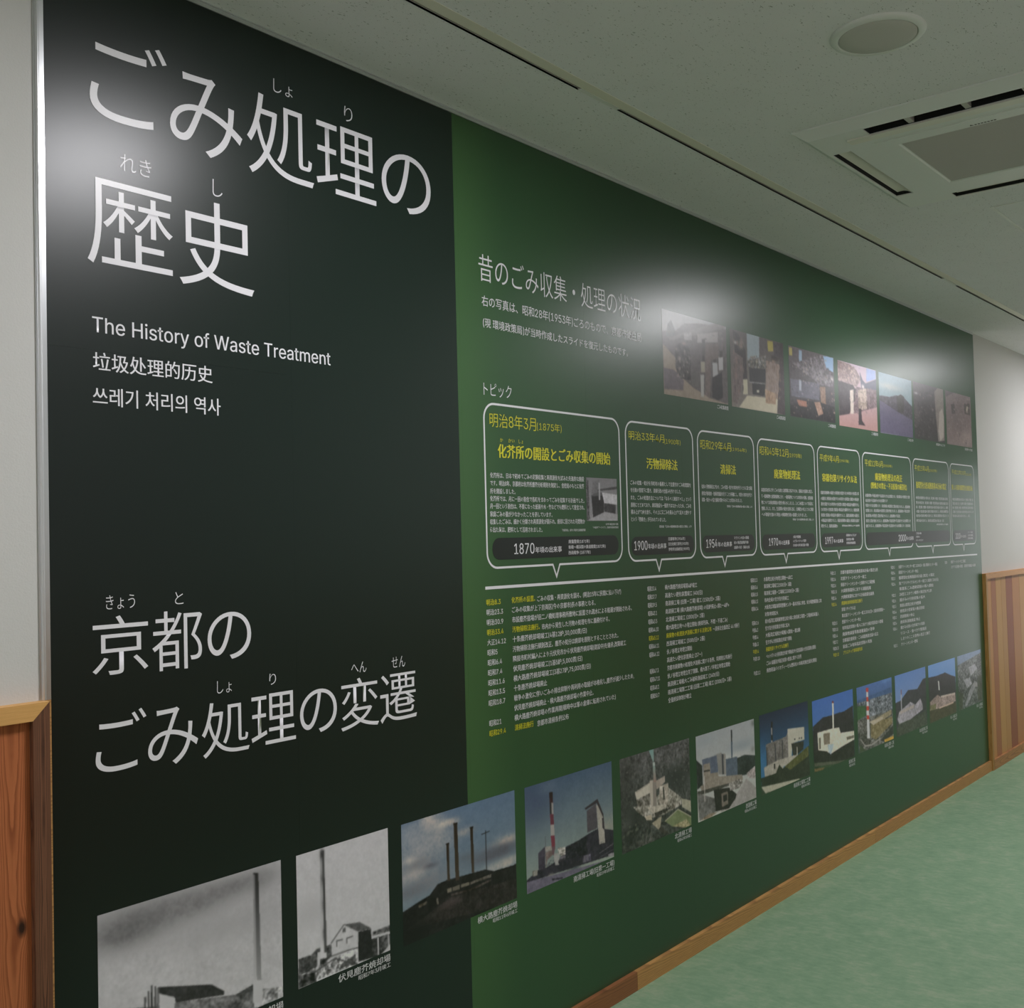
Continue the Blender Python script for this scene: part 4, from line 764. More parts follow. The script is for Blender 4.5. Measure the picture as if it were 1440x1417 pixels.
# lettering: part, owner, fit mode, words, extents on the wall in metres, weight, ink, curve resolution
TEXTS = [
['title_lettering', None, 'i', 'ご', 1.1925, 1.3728, 2.3674, 2.5518, -0.004, 'w', 10],
['title_lettering', None, 'i', 'み', 1.379, 1.5693, 2.3513, 2.5285, -0.004, 'w', 10],
['title_lettering', None, 'i', '処', 1.5829, 1.782, 2.3479, 2.5404, -0.004, 'w', 10],
['title_lettering', None, 'i', '理', 1.7904, 1.9912, 2.356, 2.5316, -0.004, 'w', 10],
['title_lettering', None, 'i', 'の', 2.0124, 2.1983, 2.3622, 2.5189, -0.004, 'w', 10],
['title_lettering', None, 'i', '歴', 1.1833, 1.3814, 2.0657, 2.2417, -0.004, 'w', 10],
['title_lettering', None, 'i', '史', 1.3972, 1.5959, 2.0578, 2.253, -0.004, 'w', 10],
['reading_aid_lettering', None, 'i', 'しょ', 1.6618, 1.7193, 2.5556, 2.5875, -0.01, 'w', 10],
['reading_aid_lettering', None, 'i', 'り', 1.8853, 1.9131, 2.5504, 2.588, -0.01, 'w', 10],
['reading_aid_lettering', None, 'i', 'れき', 1.2584, 1.3315, 2.269, 2.305, -0.01, 'w', 10],
['reading_aid_lettering', None, 'i', 'し', 1.4858, 1.5121, 2.268, 2.3058, -0.01, 'w', 10],
['english_lettering', None, 'i', 'The History of Waste Treatment', 1.1913, 1.8233, 1.9166, 1.958, 0.006, 'w', 3],
['chinese_lettering', None, 'i', '垃圾处理的历史', 1.1917, 1.4774, 1.8486, 1.8857, 0.008, 'w', 10],
['korean_lettering', None, 'i', '쓰레기 처리의 역사', 1.1906, 1.4976, 1.7782, 1.8157, 0.008, 'w', 10],
['subtitle_lettering', None, 'i', '京', 1.1824, 1.3076, 1.2376, 1.3551, -0.004, 'w', 10],
['subtitle_lettering', None, 'i', '都', 1.317, 1.4399, 1.2318, 1.3558, -0.004, 'w', 10],
['subtitle_lettering', None, 'i', 'の', 1.4532, 1.5696, 1.2404, 1.3442, -0.004, 'w', 10],
['subtitle_lettering', None, 'i', 'ご', 1.1865, 1.3008, 1.0448, 1.163, -0.004, 'w', 10],
['subtitle_lettering', None, 'i', 'み', 1.3038, 1.4252, 1.0354, 1.1543, -0.004, 'w', 10],
['subtitle_lettering', None, 'i', '処', 1.4346, 1.5603, 1.0333, 1.1501, -0.004, 'w', 10],
['subtitle_lettering', None, 'i', '理', 1.5659, 1.6929, 1.0373, 1.1512, -0.004, 'w', 10],
['subtitle_lettering', None, 'i', 'の', 1.7064, 1.8214, 1.0416, 1.1443, -0.004, 'w', 10],
['subtitle_lettering', None, 'i', '変', 1.8341, 1.9618, 1.032, 1.1558, -0.004, 'w', 10],
['subtitle_lettering', None, 'i', '遷', 1.9669, 2.0996, 1.0312, 1.1521, -0.004, 'w', 10],
['reading_aid_lettering', None, 'i', 'きょう', 1.2132, 1.2783, 1.3682, 1.3966, -0.01, 'w', 10],
['reading_aid_lettering', None, 'i', 'と', 1.3732, 1.3938, 1.3692, 1.3951, -0.01, 'w', 10],
['reading_aid_lettering', None, 'i', 'しょ', 1.4757, 1.5144, 1.1681, 1.1956, -0.01, 'w', 10],
['reading_aid_lettering', None, 'i', 'り', 1.6186, 1.6376, 1.1708, 1.1961, -0.01, 'w', 10],
['reading_aid_lettering', None, 'i', 'へん', 1.8708, 1.922, 1.1687, 1.1948, -0.01, 'w', 10],
['reading_aid_lettering', None, 'i', 'せん', 2.0103, 2.0596, 1.1674, 1.1952, -0.01, 'w', 10],
['slide_heading_lettering', None, 'i', '昔のごみ収集・処理の状況', 2.3926, 3.2558, 2.2318, 2.3101, -0.006, 'w', 10],
['slide_note_lettering', None, 'i', '右の写真は、昭和28年(1953年)ごろのもので、京都市衛生局', 2.4028, 3.2543, 2.1585, 2.1912, 0.004, 'w', 5],
['slide_note_lettering', None, 'i', '(現 環境政策局)が当時作成したスライドを復元したものです。', 2.4065, 3.1667, 2.0981, 2.1262, 0.004, 'w', 5],
['topic_lettering', None, 'i', 'トピック', 2.4019, 2.5295, 1.902, 1.9398, -0.006, 'w', 10],
['date_text', 0, 'i', '明治8年3月', 2.4254, 2.6427, 1.8136, 1.8544, -0.008, 'y', 4],
['date_text', 0, 'i', '(1875年)', 2.6477, 2.7737, 1.8152, 1.8429, -0.008, 'y', 4],
['reading_text', 0, 'i', 'か', 2.4706, 2.4836, 1.7725, 1.7837, 0, 'y', 1],
['reading_text', 0, 'i', 'かい', 2.5088, 2.5377, 1.7726, 1.784, 0, 'y', 1],
['reading_text', 0, 'i', 'しょ', 2.5569, 2.5784, 1.7717, 1.784, 0, 'y', 1],
['heading_text', 0, 'i', '化芥所の開設とごみ収集の開始', 2.4584, 3.0421, 1.7259, 1.7662, 0.027, 'y', 4],
['body_text', 0, 'e', '化芥所は、日本で初めてごみの定期収集と再資源化を試みた先進的な施設', 2.4217, 2.8877, 1.6739, 0.0165, 0.008, 'w', 1, 0.0017541078090348714],
['body_text', 0, 'e', 'です。明治8年、京都府は化芥所塵芥分析規則を制定し、舎密局のもとに化芥', 2.4209, 2.8866, 1.6514, 0.0165, 0.008, 'w', 1, 0.0003535147980582933],
['body_text', 0, 'e', '所を開設しました。', 2.42, 2.5358, 1.6285, 0.0165, 0.008, 'w', 1, -0.0006785936187433907],
['body_text', 0, 'e', '化芥所では、月に一回の割合で各町をまわってごみを収集する計画でした。', 2.4192, 2.8861, 1.607, 0.0165, 0.008, 'w', 1, -0.002288420287554704],
['body_text', 0, 'e', '月一回という割合は、不要になった紙屑や木・竹などでも燃料として重宝され、', 2.4183, 2.8867, 1.5854, 0.0165, 0.008, 'w', 1, -0.002423750903528136],
['body_text', 0, 'e', '家庭ごみの量が少なかったことを表しています。', 2.4175, 2.7141, 1.5626, 0.0165, 0.008, 'w', 1, -0.005585575673594797],
['body_text', 0, 'e', '収集したごみは、細かく分類され再資源化が図られ、焼却に回された可燃物か', 2.4166, 2.8871, 1.5402, 0.0165, 0.008, 'w', 1, -0.0002619483360516539],
['body_text', 0, 'e', 'ら出た灰は、肥料として活用されました。', 2.4157, 2.6626, 1.5178, 0.0165, 0.008, 'w', 1, -0.008846974220746762],
['body_text', 0, 'e', '「京都府誌」 (部分) 京都府立図書館所蔵', 2.7626, 2.8883, 1.5134, 0.008, 0, 'w', 1, -0.004],
['body_text', 0, 'e', '化芥所 開設当時の写真', 3.0047, 3.0778, 1.5308, 0.007, 0, 'w', 1, -0.004],
['body_text', 0, 'e', '「大阪市アーカイブ」京都市環境政策局', 2.9308, 3.0781, 1.5205, 0.007, 0, 'w', 1, -0.004],
['year_text', 0, 'i', '1870', 2.5234, 2.62, 1.445, 1.4767, 0.006, 'w', 4],
['year_text', 0, 'i', '年頃の出来事', 2.6242, 2.7583, 1.4462, 1.4647, 0.01, 'w', 4],
['event_text', 0, 'e', '廃藩置県(1871年)', 2.7952, 2.9092, 1.4773, 0.0125, 0.01, 'w', 1, -0.004],
['event_text', 0, 'e', '新橋〜横浜間の鉄道開業(1872年)', 2.7944, 2.9992, 1.46, 0.0125, 0.01, 'w', 1, -0.004],
['event_text', 0, 'e', '西南戦争 (1877年)', 2.7936, 2.9125, 1.4426, 0.0125, 0.01, 'w', 1, -0.004],
['date_text', 1, 'i', '明治33年4月', 3.1576, 3.3886, 1.817, 1.848, -0.006, 'y', 1],
['date_text', 1, 'i', '(1900年)', 3.3904, 3.5022, 1.8126, 1.8348, -0.006, 'y', 1],
['heading_text', 1, 'i', '汚物掃除法', 3.2655, 3.4768, 1.7218, 1.7601, 0.027, 'y', 4],
['body_text', 1, 'e', 'ごみの収集・処分を市町村の義務として位置付けごみ処理業を', 3.1596, 3.5677, 1.671, 0.0165, 0.008, 'w', 1, -0.0012820568634456238],
['body_text', 1, 'e', 'を行政の管理下に置き、清掃行政の仕組みを作りました。', 3.1601, 3.4968, 1.6459, 0.0165, 0.008, 'w', 1, -0.0007797868956822692],
['body_text', 1, 'e', 'また、ごみの処理方法については「なるべく焼却すべし」という', 3.1596, 3.5677, 1.6202, 0.0165, 0.008, 'w', 1, -0.0027601597172733634],
['body_text', 1, 'e', '原則にとどめており、焼却施設も一般的ではなかったため、ごみを', 3.1592, 3.5662, 1.5955, 0.0165, 0.008, 'w', 1, -0.0027845447739969953],
['body_text', 1, 'e', '積み上げて火を放ち、その上に又ごみを積み上げて延々と燃やす', 3.1589, 3.5658, 1.5715, 0.0165, 0.008, 'w', 1, -0.0038609558461512425],
['body_text', 1, 'e', 'という「野焼き」が行われていました。', 3.1585, 3.3861, 1.5469, 0.0165, 0.008, 'w', 1, -0.010079613826849689],
['body_text', 1, 'e', '環境省「日本の廃棄物処理の歴史と現状」より', 3.3391, 3.5647, 1.5207, 0.0095, 0.01, 'w', 1, -0.004],
['year_text', 1, 'i', '1900', 3.1733, 3.2571, 1.4412, 1.4728, 0.006, 'w', 4],
['year_text', 1, 'i', '年頃の出来事', 3.2616, 3.3825, 1.4435, 1.4623, 0.01, 'w', 1],
['event_text', 1, 'e', '日露戦争(1904年)', 3.3978, 3.5143, 1.4767, 0.0125, 0.01, 'w', 1, -0.004],
['event_text', 1, 'e', '日比谷焼打事件(1905年)', 3.3977, 3.539, 1.4584, 0.0125, 0.01, 'w', 1, -0.004],
['event_text', 1, 'e', '伊勢湾台風被害(1909年)', 3.3976, 3.5442, 1.4396, 0.0125, 0.01, 'w', 1, -0.004],
['date_text', 2, 'i', '昭和29年4月', 3.6477, 3.8892, 1.8088, 1.8449, -0.006, 'y', 1],
['date_text', 2, 'i', '(1954年)', 3.8925, 4.0197, 1.8112, 1.8282, -0.006, 'y', 1],
['heading_text', 2, 'i', '清掃法', 3.7976, 3.925, 1.7196, 1.7577, 0.027, 'y', 4],
['body_text', 2, 'e', '従来の汚物掃除法に代わり、ごみの収集・処分を市町村が行うとともに国と都道', 3.6485, 4.059, 1.6684, 0.0165, 0.008, 'w', 1, 0.003348010216191541],
['body_text', 2, 'e', '府県が財政的・技術的援助を行うことを明確にし、市民も市町村が行う', 3.648, 4.0571, 1.6428, 0.0165, 0.008, 'w', 1, -0.0013592039183192078],
['body_text', 2, 'e', '収集・処分への協力義務が課せられることが定められました。', 3.6476, 3.9714, 1.6191, 0.0165, 0.008, 'w', 1, 0.0001275022077188041],
['body_text', 2, 'e', '環境省「日本の廃棄物処理の歴史と現状」より', 3.8424, 4.0563, 1.596, 0.0095, 0.01, 'w', 1, -0.004],
['year_text', 2, 'i', '1954', 3.6699, 3.7563, 1.4387, 1.4708, 0.006, 'w', 4],
['year_text', 2, 'i', '年の出来事', 3.7618, 3.8735, 1.4404, 1.4595, 0.01, 'w', 1],
['event_text', 2, 'e', 'マラソン大会の開催', 3.8929, 4.0177, 1.473, 0.0125, 0.01, 'w', 1, -0.004],
['event_text', 2, 'e', '初の集団就職列車', 3.8916, 4.0127, 1.4546, 0.0125, 0.01, 'w', 1, -0.004],
['event_text', 2, 'e', '自衛隊の発足・洞爺丸台風', 3.8915, 4.0213, 1.4356, 0.0125, 0.01, 'w', 1, -0.004],
['date_text', 3, 'i', '昭和45年12月', 4.1378, 4.4076, 1.8082, 1.8455, -0.006, 'y', 1],
['date_text', 3, 'i', '(1970年)', 4.4116, 4.5404, 1.8086, 1.8296, -0.006, 'y', 1],
['heading_text', 3, 'i', '廃棄物処理法', 4.2627, 4.5202, 1.7156, 1.7554, 0.027, 'y', 4],
['body_text', 3, 'e', '高度経済成長に伴うごみの急増と公害問題に対応するため、清掃法を全面的に改正し', 4.1416, 4.645, 1.6656, 0.0165, 0.008, 'w', 1, 0.002858267051812385],
['body_text', 3, 'e', 'て一般廃棄物と産業廃棄物に分け、一般廃棄物については市町村の責務、産業廃棄', 4.1398, 4.6458, 1.6397, 0.0165, 0.008, 'w', 1, -0.0025610528406975874],
['body_text', 3, 'e', '物については排出事業者の責任を明らかにしました。このごみ処理について体系的に', 4.1393, 4.6468, 1.6144, 0.0165, 0.008, 'w', 1, -0.0031021049804526896],
['body_text', 3, 'e', '整備しました。また、生活環境の保全を目的に加え、公衆衛生の向上とともに快適', 4.1387, 4.6463, 1.5895, 0.0165, 0.008, 'w', 1, -0.002441078798265836],
['body_text', 3, 'e', 'への取組を進める現在の廃棄物行政の基礎となりました。', 4.1384, 4.5792, 1.5654, 0.0165, 0.008, 'w', 1, -0.0062755640785937365],
['body_text', 3, 'e', '環境省「日本の廃棄物処理の歴史と現状」より', 4.4314, 4.6485, 1.5441, 0.0095, 0.01, 'w', 1, -0.004],
['year_text', 3, 'i', '1970', 4.1953, 4.2808, 1.4361, 1.4673, 0.006, 'w', 4],
['year_text', 3, 'i', '年の出来事', 4.2887, 4.3911, 1.4372, 1.457, 0.01, 'w', 1],
['event_text', 3, 'e', '大阪万博開催', 4.4284, 4.505, 1.4694, 0.0125, 0.01, 'w', 1, -0.004],
['event_text', 3, 'e', 'よど号ハイジャック事件', 4.427, 4.5596, 1.4517, 0.0125, 0.01, 'w', 1, -0.004],
['event_text', 3, 'e', '日本初の歩行者天国の実施', 4.427, 4.5836, 1.4334, 0.0125, 0.01, 'w', 1, -0.004],
['date_text', 4, 'i', '平成9年4月', 4.7335, 4.9487, 1.806, 1.8397, -0.006, 'y', 1],
['date_text', 4, 'i', '(1997年)', 4.9528, 5.0724, 1.8091, 1.8252, -0.006, 'y', 1],
['heading_text', 4, 'i', '容器包装リサイクル法', 4.7538, 5.1613, 1.716, 1.7522, 0.027, 'y', 4],
['body_text', 4, 'e', '容器包装廃棄物の減量化と再資源化を促進するため市町村の分別収集と事', 4.7327, 5.1791, 1.6647, 0.0165, 0.008, 'w', 1, 0.0034731671843755843],
['body_text', 4, 'e', 'の減量化と再資源化を促進するため市町村の分別収集と事業者の再商品化', 4.7317, 5.1782, 1.6381, 0.0165, 0.008, 'w', 1, 0.00078469422463045],
['body_text', 4, 'e', '源化を促進するため市町村の分別収集と事業者の再商品化を義務付けまし', 4.7308, 5.1775, 1.6133, 0.0165, 0.008, 'w', 1, -0.001632408327838918],
['body_text', 4, 'e', 'ため市町村の分別収集と事業者の再商品化を義務付けました。容器包装廃', 4.7298, 5.1768, 1.5885, 0.0165, 0.008, 'w', 1, -0.001376727462844975],
['body_text', 4, 'e', '別収集と事業者の再商品化を義務付けました。容器包装廃棄物の減量化と', 4.7289, 5.176, 1.5634, 0.0165, 0.008, 'w', 1, -0.005179249102478169],
['body_text', 4, 'e', 'の再商品化を義務付けました。容器包装廃棄物の減量化と再資源化を促進す', 4.728, 5.1754, 1.5393, 0.0165, 0.008, 'w', 1, -0.004841904711142717],
['body_text', 4, 'e', '務付けました。容器包装廃棄物の', 4.727, 4.9127, 1.5148, 0.0165, 0.008, 'w', 1, -0.009174082048708374],
['body_text', 4, 'e', '環境省資料より抜粋', 4.9623, 5.1763, 1.5142, 0.0095, 0.01, 'w', 1, -0.004],
['year_text', 4, 'i', '1997', 4.7642, 4.8522, 1.4331, 1.4644, 0.006, 'w', 4],
['year_text', 4, 'i', '年の出来事', 4.8592, 4.971, 1.4354, 1.4531, 0.01, 'w', 1],
['event_text', 4, 'e', '消費税5%に引上げ', 5.007, 5.1321, 1.4689, 0.0125, 0.01, 'w', 1, -0.004],
['event_text', 4, 'e', '京都会議の開催', 5.0069, 5.1002, 1.4502, 0.0125, 0.01, 'w', 1, -0.004],
['event_text', 4, 'e', '長野新幹線開業', 5.0068, 5.1176, 1.4328, 0.0125, 0.01, 'w', 1, -0.004],
['date_text', 5, 'i', '平成12年6月', 5.2703, 5.5098, 1.8032, 1.8373, -0.006, 'y', 1],
['date_text', 5, 'i', '(2000年)', 5.5132, 5.6415, 1.8069, 1.8223, -0.006, 'y', 1],
['heading_text', 5, 'i', '廃棄物処理法の改正', 5.3989, 5.7832, 1.7364, 1.7748, 0.027, 'y', 4],
['heading_text', 5, 'i', '(野焼きの禁止・不法投棄の厳罰化)', 5.34, 5.8457, 1.6938, 1.7273, 0.027, 'y', 4],
['body_text', 5, 'e', '産業廃棄物の不適正処理や不法投棄が大きな社会問題となり、排出事業者の処理責任と罰則', 5.2636, 5.8854, 1.6603, 0.0165, 0.008, 'w', 1, -0.0009487823357118235],
['body_text', 5, 'e', '適正処理や不法投棄が大きな社会問題となり', 5.2625, 5.5578, 1.635, 0.0165, 0.008, 'w', 1, 0.005069840463152184],
['body_text', 5, 'e', '投棄が大きな社会問題となり、排出事業者の処理責任と罰則が強化されました。産業廃棄物', 5.2618, 5.884, 1.6116, 0.0165, 0.008, 'w', 1, -0.006635530759968538],
['body_text', 5, 'e', '会問題となり、排出事業者の処理責任と罰則が強化されました。産業廃棄物の不適正処理や', 5.2607, 5.8834, 1.5865, 0.0165, 0.008, 'w', 1, -0.002764819889897007],
['body_text', 5, 'e', '排出事業者の処理責任と罰則が強化されました。産業廃棄物の不適正処', 5.2596, 5.7306, 1.5614, 0.0165, 0.008, 'w', 1, -0.0043997350860070054],
['body_text', 5, 'e', '理責任と罰則が強化されました。産業廃棄物の不適正処理や不法投棄が大きな社会問題となり', 5.2586, 5.8879, 1.5363, 0.0165, 0.008, 'w', 1, -0.0034390406917741774],
['body_text', 5, 'e', '強化されました。産業廃棄物の不適正処理や不法投棄が大きな社会問題となり、排出事業者', 5.2577, 5.8812, 1.5119, 0.0165, 0.008, 'w', 1, -0.005798689046213323],
['year_text', 5, 'i', '2000', 5.6981, 5.8084, 1.4287, 1.4633, 0.006, 'w', 4],
['year_text', 5, 'i', '年の出来事', 5.8137, 5.9213, 1.4321, 1.4531, 0.01, 'w', 1],
['date_text', 6, 'i', '平成15年4月', 5.9782, 6.2057, 1.8031, 1.8365, -0.006, 'y', 1],
['date_text', 6, 'i', '(2003年)', 6.2096, 6.3442, 1.8039, 1.8221, -0.006, 'y', 1],
['heading_text', 6, 'i', '循環型社会形成推進基本計画の策定', 5.9918, 6.4984, 1.7097, 1.747, 0.027, 'y', 4],
['body_text', 6, 'e', '持続可能な循環型社会の形成に向け、発生抑制・再使用・再生利用を進める基本的', 5.981, 6.5157, 1.6593, 0.0165, 0.008, 'w', 1, -0.0026266915341466774],
['body_text', 6, 'e', '型社会の形成に向け、発生抑制・再使用・再生利用を進める基本的な枠組みを定め', 5.9797, 6.5217, 1.6329, 0.0165, 0.008, 'w', 1, -0.003128565301906586],
['body_text', 6, 'e', '向け、発生抑制・再使用・再生利用を進める基本的な枠組みを定めました。持続可', 5.9786, 6.5189, 1.6082, 0.0165, 0.008, 'w', 1, 0.000321657620427159],
['body_text', 6, 'e', '・再使用・再生利用を進める基本的な枠組みを定めました。持続可能な循環型社会', 5.9776, 6.5185, 1.5847, 0.0165, 0.008, 'w', 1, 0.0026218141229795303],
['body_text', 6, 'e', '利用を進める基本的な枠組みを定めました。持続可能な循環型社会の形成に向け、発', 5.9768, 6.518, 1.5619, 0.0165, 0.008, 'w', 1, -0.0002775995103426304],
['body_text', 6, 'e', '本的な枠組みを定めました。持続可能な循環型社会の形成に向け、発生', 5.9757, 6.4347, 1.5359, 0.0165, 0.008, 'w', 1, -0.005359899384212939],
['body_text', 6, 'e', '環境省資料より抜粋', 6.3052, 6.5075, 1.5134, 0.0095, 0.01, 'w', 1, -0.004],
['event_text', 6, 'e', '三宅島の噴火', 5.964, 6.0494, 1.4669, 0.0125, 0.01, 'w', 1, -0.004],
['event_text', 6, 'e', '九州・沖縄サミット', 5.962, 6.0227, 1.4484, 0.0125, 0.01, 'w', 1, -0.004],
['event_text', 6, 'e', 'シドニーオリンピック', 5.96, 6.0721, 1.4299, 0.0125, 0.01, 'w', 1, -0.004],
['date_text', 7, 'i', '平成22年10月', 6.609, 6.8693, 1.8044, 1.8321, -0.006, 'y', 1],
['date_text', 7, 'i', '(2010年)', 6.8741, 6.9833, 1.8021, 1.8193, -0.006, 'y', 1],
['heading_text', 7, 'i', '新しい京都市循環型社会推進計画', 6.5977, 6.9928, 1.7131, 1.745, 0.027, 'y', 4],
['body_text', 7, 'e', '持続可能な循環型社会の形成に向け、発生抑制・再使用・再', 6.602, 6.9972, 1.6587, 0.0165, 0.008, 'w', 1, -0.0010824377825597862],
['body_text', 7, 'e', '型社会の形成に向け、発生抑制・再使用・再生利用を進める', 6.6008, 6.9967, 1.6339, 0.0165, 0.008, 'w', 1, 0.0017918651469232547],
['body_text', 7, 'e', '向け、発生抑制・再使用・再生利用を進める基本的な枠組み', 6.5997, 6.9962, 1.6094, 0.0165, 0.008, 'w', 1, 0.0027602651024865067],
['body_text', 7, 'e', '・再使用・再生利用を進める基本的な枠組みを定めました。持', 6.5987, 6.9956, 1.5853, 0.0165, 0.008, 'w', 1, 0.001835710676310451],
['body_text', 7, 'e', '利用を進める基本的な枠組みを定めました。持続可', 6.5977, 6.9257, 1.5613, 0.0165, 0.008, 'w', 1, 0.0009060017250960013],
['year_text', 7, 'i', '2010', 6.6352, 6.7241, 1.4277, 1.4607, 0.006, 'w', 4],
['year_text', 7, 'i', '年の出来事', 6.7312, 6.8297, 1.4323, 1.449, 0.01, 'w', 1],
['event_text', 7, 'e', 'はやぶさ帰還', 6.8676, 6.9643, 1.4628, 0.0125, 0.01, 'w', 1, -0.004],
['event_text', 7, 'e', '上海万博開催', 6.8679, 6.9673, 1.4451, 0.0125, 0.01, 'w', 1, -0.004],
['event_text', 7, 'e', '東北新幹線全線開業', 6.8682, 6.965, 1.4274, 0.0125, 0.01, 'w', 1, -0.004],
['chronology_yellow_text', 'c1', 'e', '明治8.3', 2.391, 2.4543, 1.3115, 0.0185, 0.008, 'y', 1, -0.004],
['chronology_yellow_text', 'c1', 'e', '化芥所の設置。', 2.505, 2.617, 1.3115, 0.0185, 0.012, 'y', 1, -0.004],
['chronology_text', 'c1', 'e', 'ごみの収集・再資源化を図る。(明治15年に民間に払い下げ)', 2.627, 3.083, 1.3085, 0.0185, 0.008, 'w', 1, -0.004],
['chronology_text', 'c1', 'e', '明治23.3', 2.391, 2.4639, 1.2831, 0.0185, 0.008, 'w', 1, -0.004],
['chronology_text', 'c1', 'e', 'ごみの収集が上下京両区(今の京都市)長の事務となる。', 2.505, 2.933, 1.2831, 0.0185, 0.008, 'w', 1, -0.009],
['chronology_text', 'c1', 'e', '明治30.9', 2.391, 2.4639, 1.2547, 0.0185, 0.008, 'w', 1, -0.004],
['chronology_text', 'c1', 'e', '市設塵芥捨場が旧二ノ橋処理事務所敷地に設置され疏水による船運が開始される。', 2.505, 3.146, 1.2547, 0.0185, 0.008, 'w', 1, -0.009],
['chronology_yellow_text', 'c1', 'e', '明治33.4', 2.391, 2.4639, 1.2263, 0.0185, 0.008, 'y', 1, -0.004],
['chronology_yellow_text', 'c1', 'e', '汚物掃除法施行。', 2.505, 2.636, 1.2263, 0.0185, 0.012, 'y', 1, -0.004],
['chronology_text', 'c1', 'e', '市内から発生した汚物の処理を市に義務付ける。', 2.646, 3.011, 1.2233, 0.0185, 0.008, 'w', 1, -0.004],
['chronology_text', 'c1', 'e', '大正14.12', 2.391, 2.4736, 1.1979, 0.0185, 0.008, 'w', 1, -0.004],
['chronology_text', 'c1', 'e', '十条塵芥焼却場竣工(4基12炉,30,000貫/日)', 2.505, 2.88, 1.1979, 0.0185, 0.008, 'w', 1, -0.009],
['chronology_text', 'c1', 'e', '昭和5', 2.391, 2.435, 1.1695, 0.0185, 0.008, 'w', 1, -0.004],
['chronology_text', 'c1', 'e', '汚物掃除法施行規則改正。塵芥の処分は焼却を原則とすることとされた。', 2.505, 3.06, 1.1695, 0.0185, 0.008, 'w', 1, -0.009],
['chronology_text', 'c1', 'e', '昭和6.4', 2.391, 2.4543, 1.1411, 0.0185, 0.008, 'w', 1, -0.004],
['chronology_text', 'c1', 'e', '隣接市町村編入により元伏見市から伏見塵芥焼却場(建設中)を継承,改築竣工', 2.505, 3.105, 1.1411, 0.0185, 0.008, 'w', 1, -0.009],
['chronology_text', 'c1', 'e', '昭和7.4', 2.391, 2.4543, 1.1127, 0.0185, 0.008, 'w', 1, -0.004],
['chronology_text', 'c1', 'e', '伏見塵芥焼却場竣工(1基5炉,5,000貫/日)', 2.505, 2.851, 1.1127, 0.0185, 0.008, 'w', 1, -0.009],
['chronology_text', 'c1', 'e', '昭和11.6', 2.391, 2.4639, 1.0843, 0.0185, 0.008, 'w', 1, -0.004],
['chronology_text', 'c1', 'e', '横大路塵芥焼却場竣工(3基27炉,75,000貫/日)', 2.505, 2.896, 1.0843, 0.0185, 0.008, 'w', 1, -0.009],
['chronology_text', 'c1', 'e', '昭和13.5', 2.391, 2.4639, 1.0559, 0.0185, 0.008, 'w', 1, -0.004],
['chronology_text', 'c1', 'e', '十条塵芥焼却場廃止', 2.505, 2.665, 1.0559, 0.0185, 0.008, 'w', 1, -0.009],
['chronology_text', 'c1', 'e', '昭和18.7', 2.391, 2.4639, 1.0275, 0.0185, 0.008, 'w', 1, -0.004],
['chronology_text', 'c1', 'e', '戦争の激化に伴いごみの排出抑制や再利用の取組が本格化し,塵芥が減少したため,', 2.505, 3.147, 1.0275, 0.0185, 0.008, 'w', 1, -0.009],
['chronology_text', 'c1', 'e', '伏見塵芥焼却場廃止・横大路塵芥焼却場の作業中止。', 2.505, 2.908, 0.9991, 0.0185, 0.008, 'w', 1, -0.009],
['chronology_text', 'c1', 'e', '昭和21', 2.391, 2.4447, 0.9707, 0.0185, 0.008, 'w', 1, -0.004],
['chronology_text', 'c1', 'e', '横大路塵芥焼却場の作業再開(戦時中は軍の倉庫に転用されていた)', 2.505, 3.034, 0.9707, 0.0185, 0.008, 'w', 1, -0.009],
['chronology_yellow_text', 'c1', 'e', '昭和29.4', 2.391, 2.4639, 0.9423, 0.0185, 0.008, 'y', 1, -0.004],
['chronology_yellow_text', 'c1', 'e', '清掃法施行', 2.505, 2.594, 0.9423, 0.0185, 0.012, 'y', 1, -0.004],
['chronology_text', 'c1', 'e', '京都市清掃条例公布', 2.612, 2.771, 0.9393, 0.0185, 0.008, 'w', 1, -0.004],
['chronology_text', 'c2', 'e', '昭和33.4', 3.249, 3.3055, 1.3065, 0.0185, 0.008, 'w', 1, -0.004],
['chronology_text', 'c2', 'e', '横大路塵芥焼却場第4炉竣工', 3.364, 3.592, 1.3065, 0.0185, 0.008, 'w', 1, -0.009],
['chronology_text', 'c2', 'e', '昭和37.7', 3.249, 3.3055, 1.2782, 0.0185, 0.008, 'w', 1, -0.004],
['chronology_text', 'c2', 'e', '高速たい肥化装置竣工 (40t/日)', 3.364, 3.63, 1.2782, 0.0185, 0.008, 'w', 1, -0.009],
['chronology_text', 'c2', 'e', '昭和39.5', 3.249, 3.3055, 1.2499, 0.0185, 0.008, 'w', 1, -0.004],
['chronology_text', 'c2', 'e', '南清掃工場 (旧第一工場) 竣工 (150t/日×2基)', 3.364, 3.764, 1.2499, 0.0185, 0.008, 'w', 1, -0.009],
['chronology_text', 'c2', 'e', '昭和43.1', 3.249, 3.3055, 1.2216, 0.0185, 0.008, 'w', 1, -0.004],
['chronology_text', 'c2', 'e', '南清掃工場 (横大路塵芥焼却場) の旧炉廃止<第1〜4炉>', 3.364, 3.834, 1.2216, 0.0185, 0.008, 'w', 1, -0.009],
['chronology_text', 'c2', 'e', '昭和43.5', 3.249, 3.3055, 1.1933, 0.0185, 0.008, 'w', 1, -0.004],
['chronology_text', 'c2', 'e', '北清掃工場竣工 (200t/日×2基)', 3.364, 3.639, 1.1933, 0.0185, 0.008, 'w', 1, -0.009],
['chronology_text', 'c2', 'e', '昭和44.10', 3.249, 3.3129, 1.165, 0.0185, 0.008, 'w', 1, -0.004],
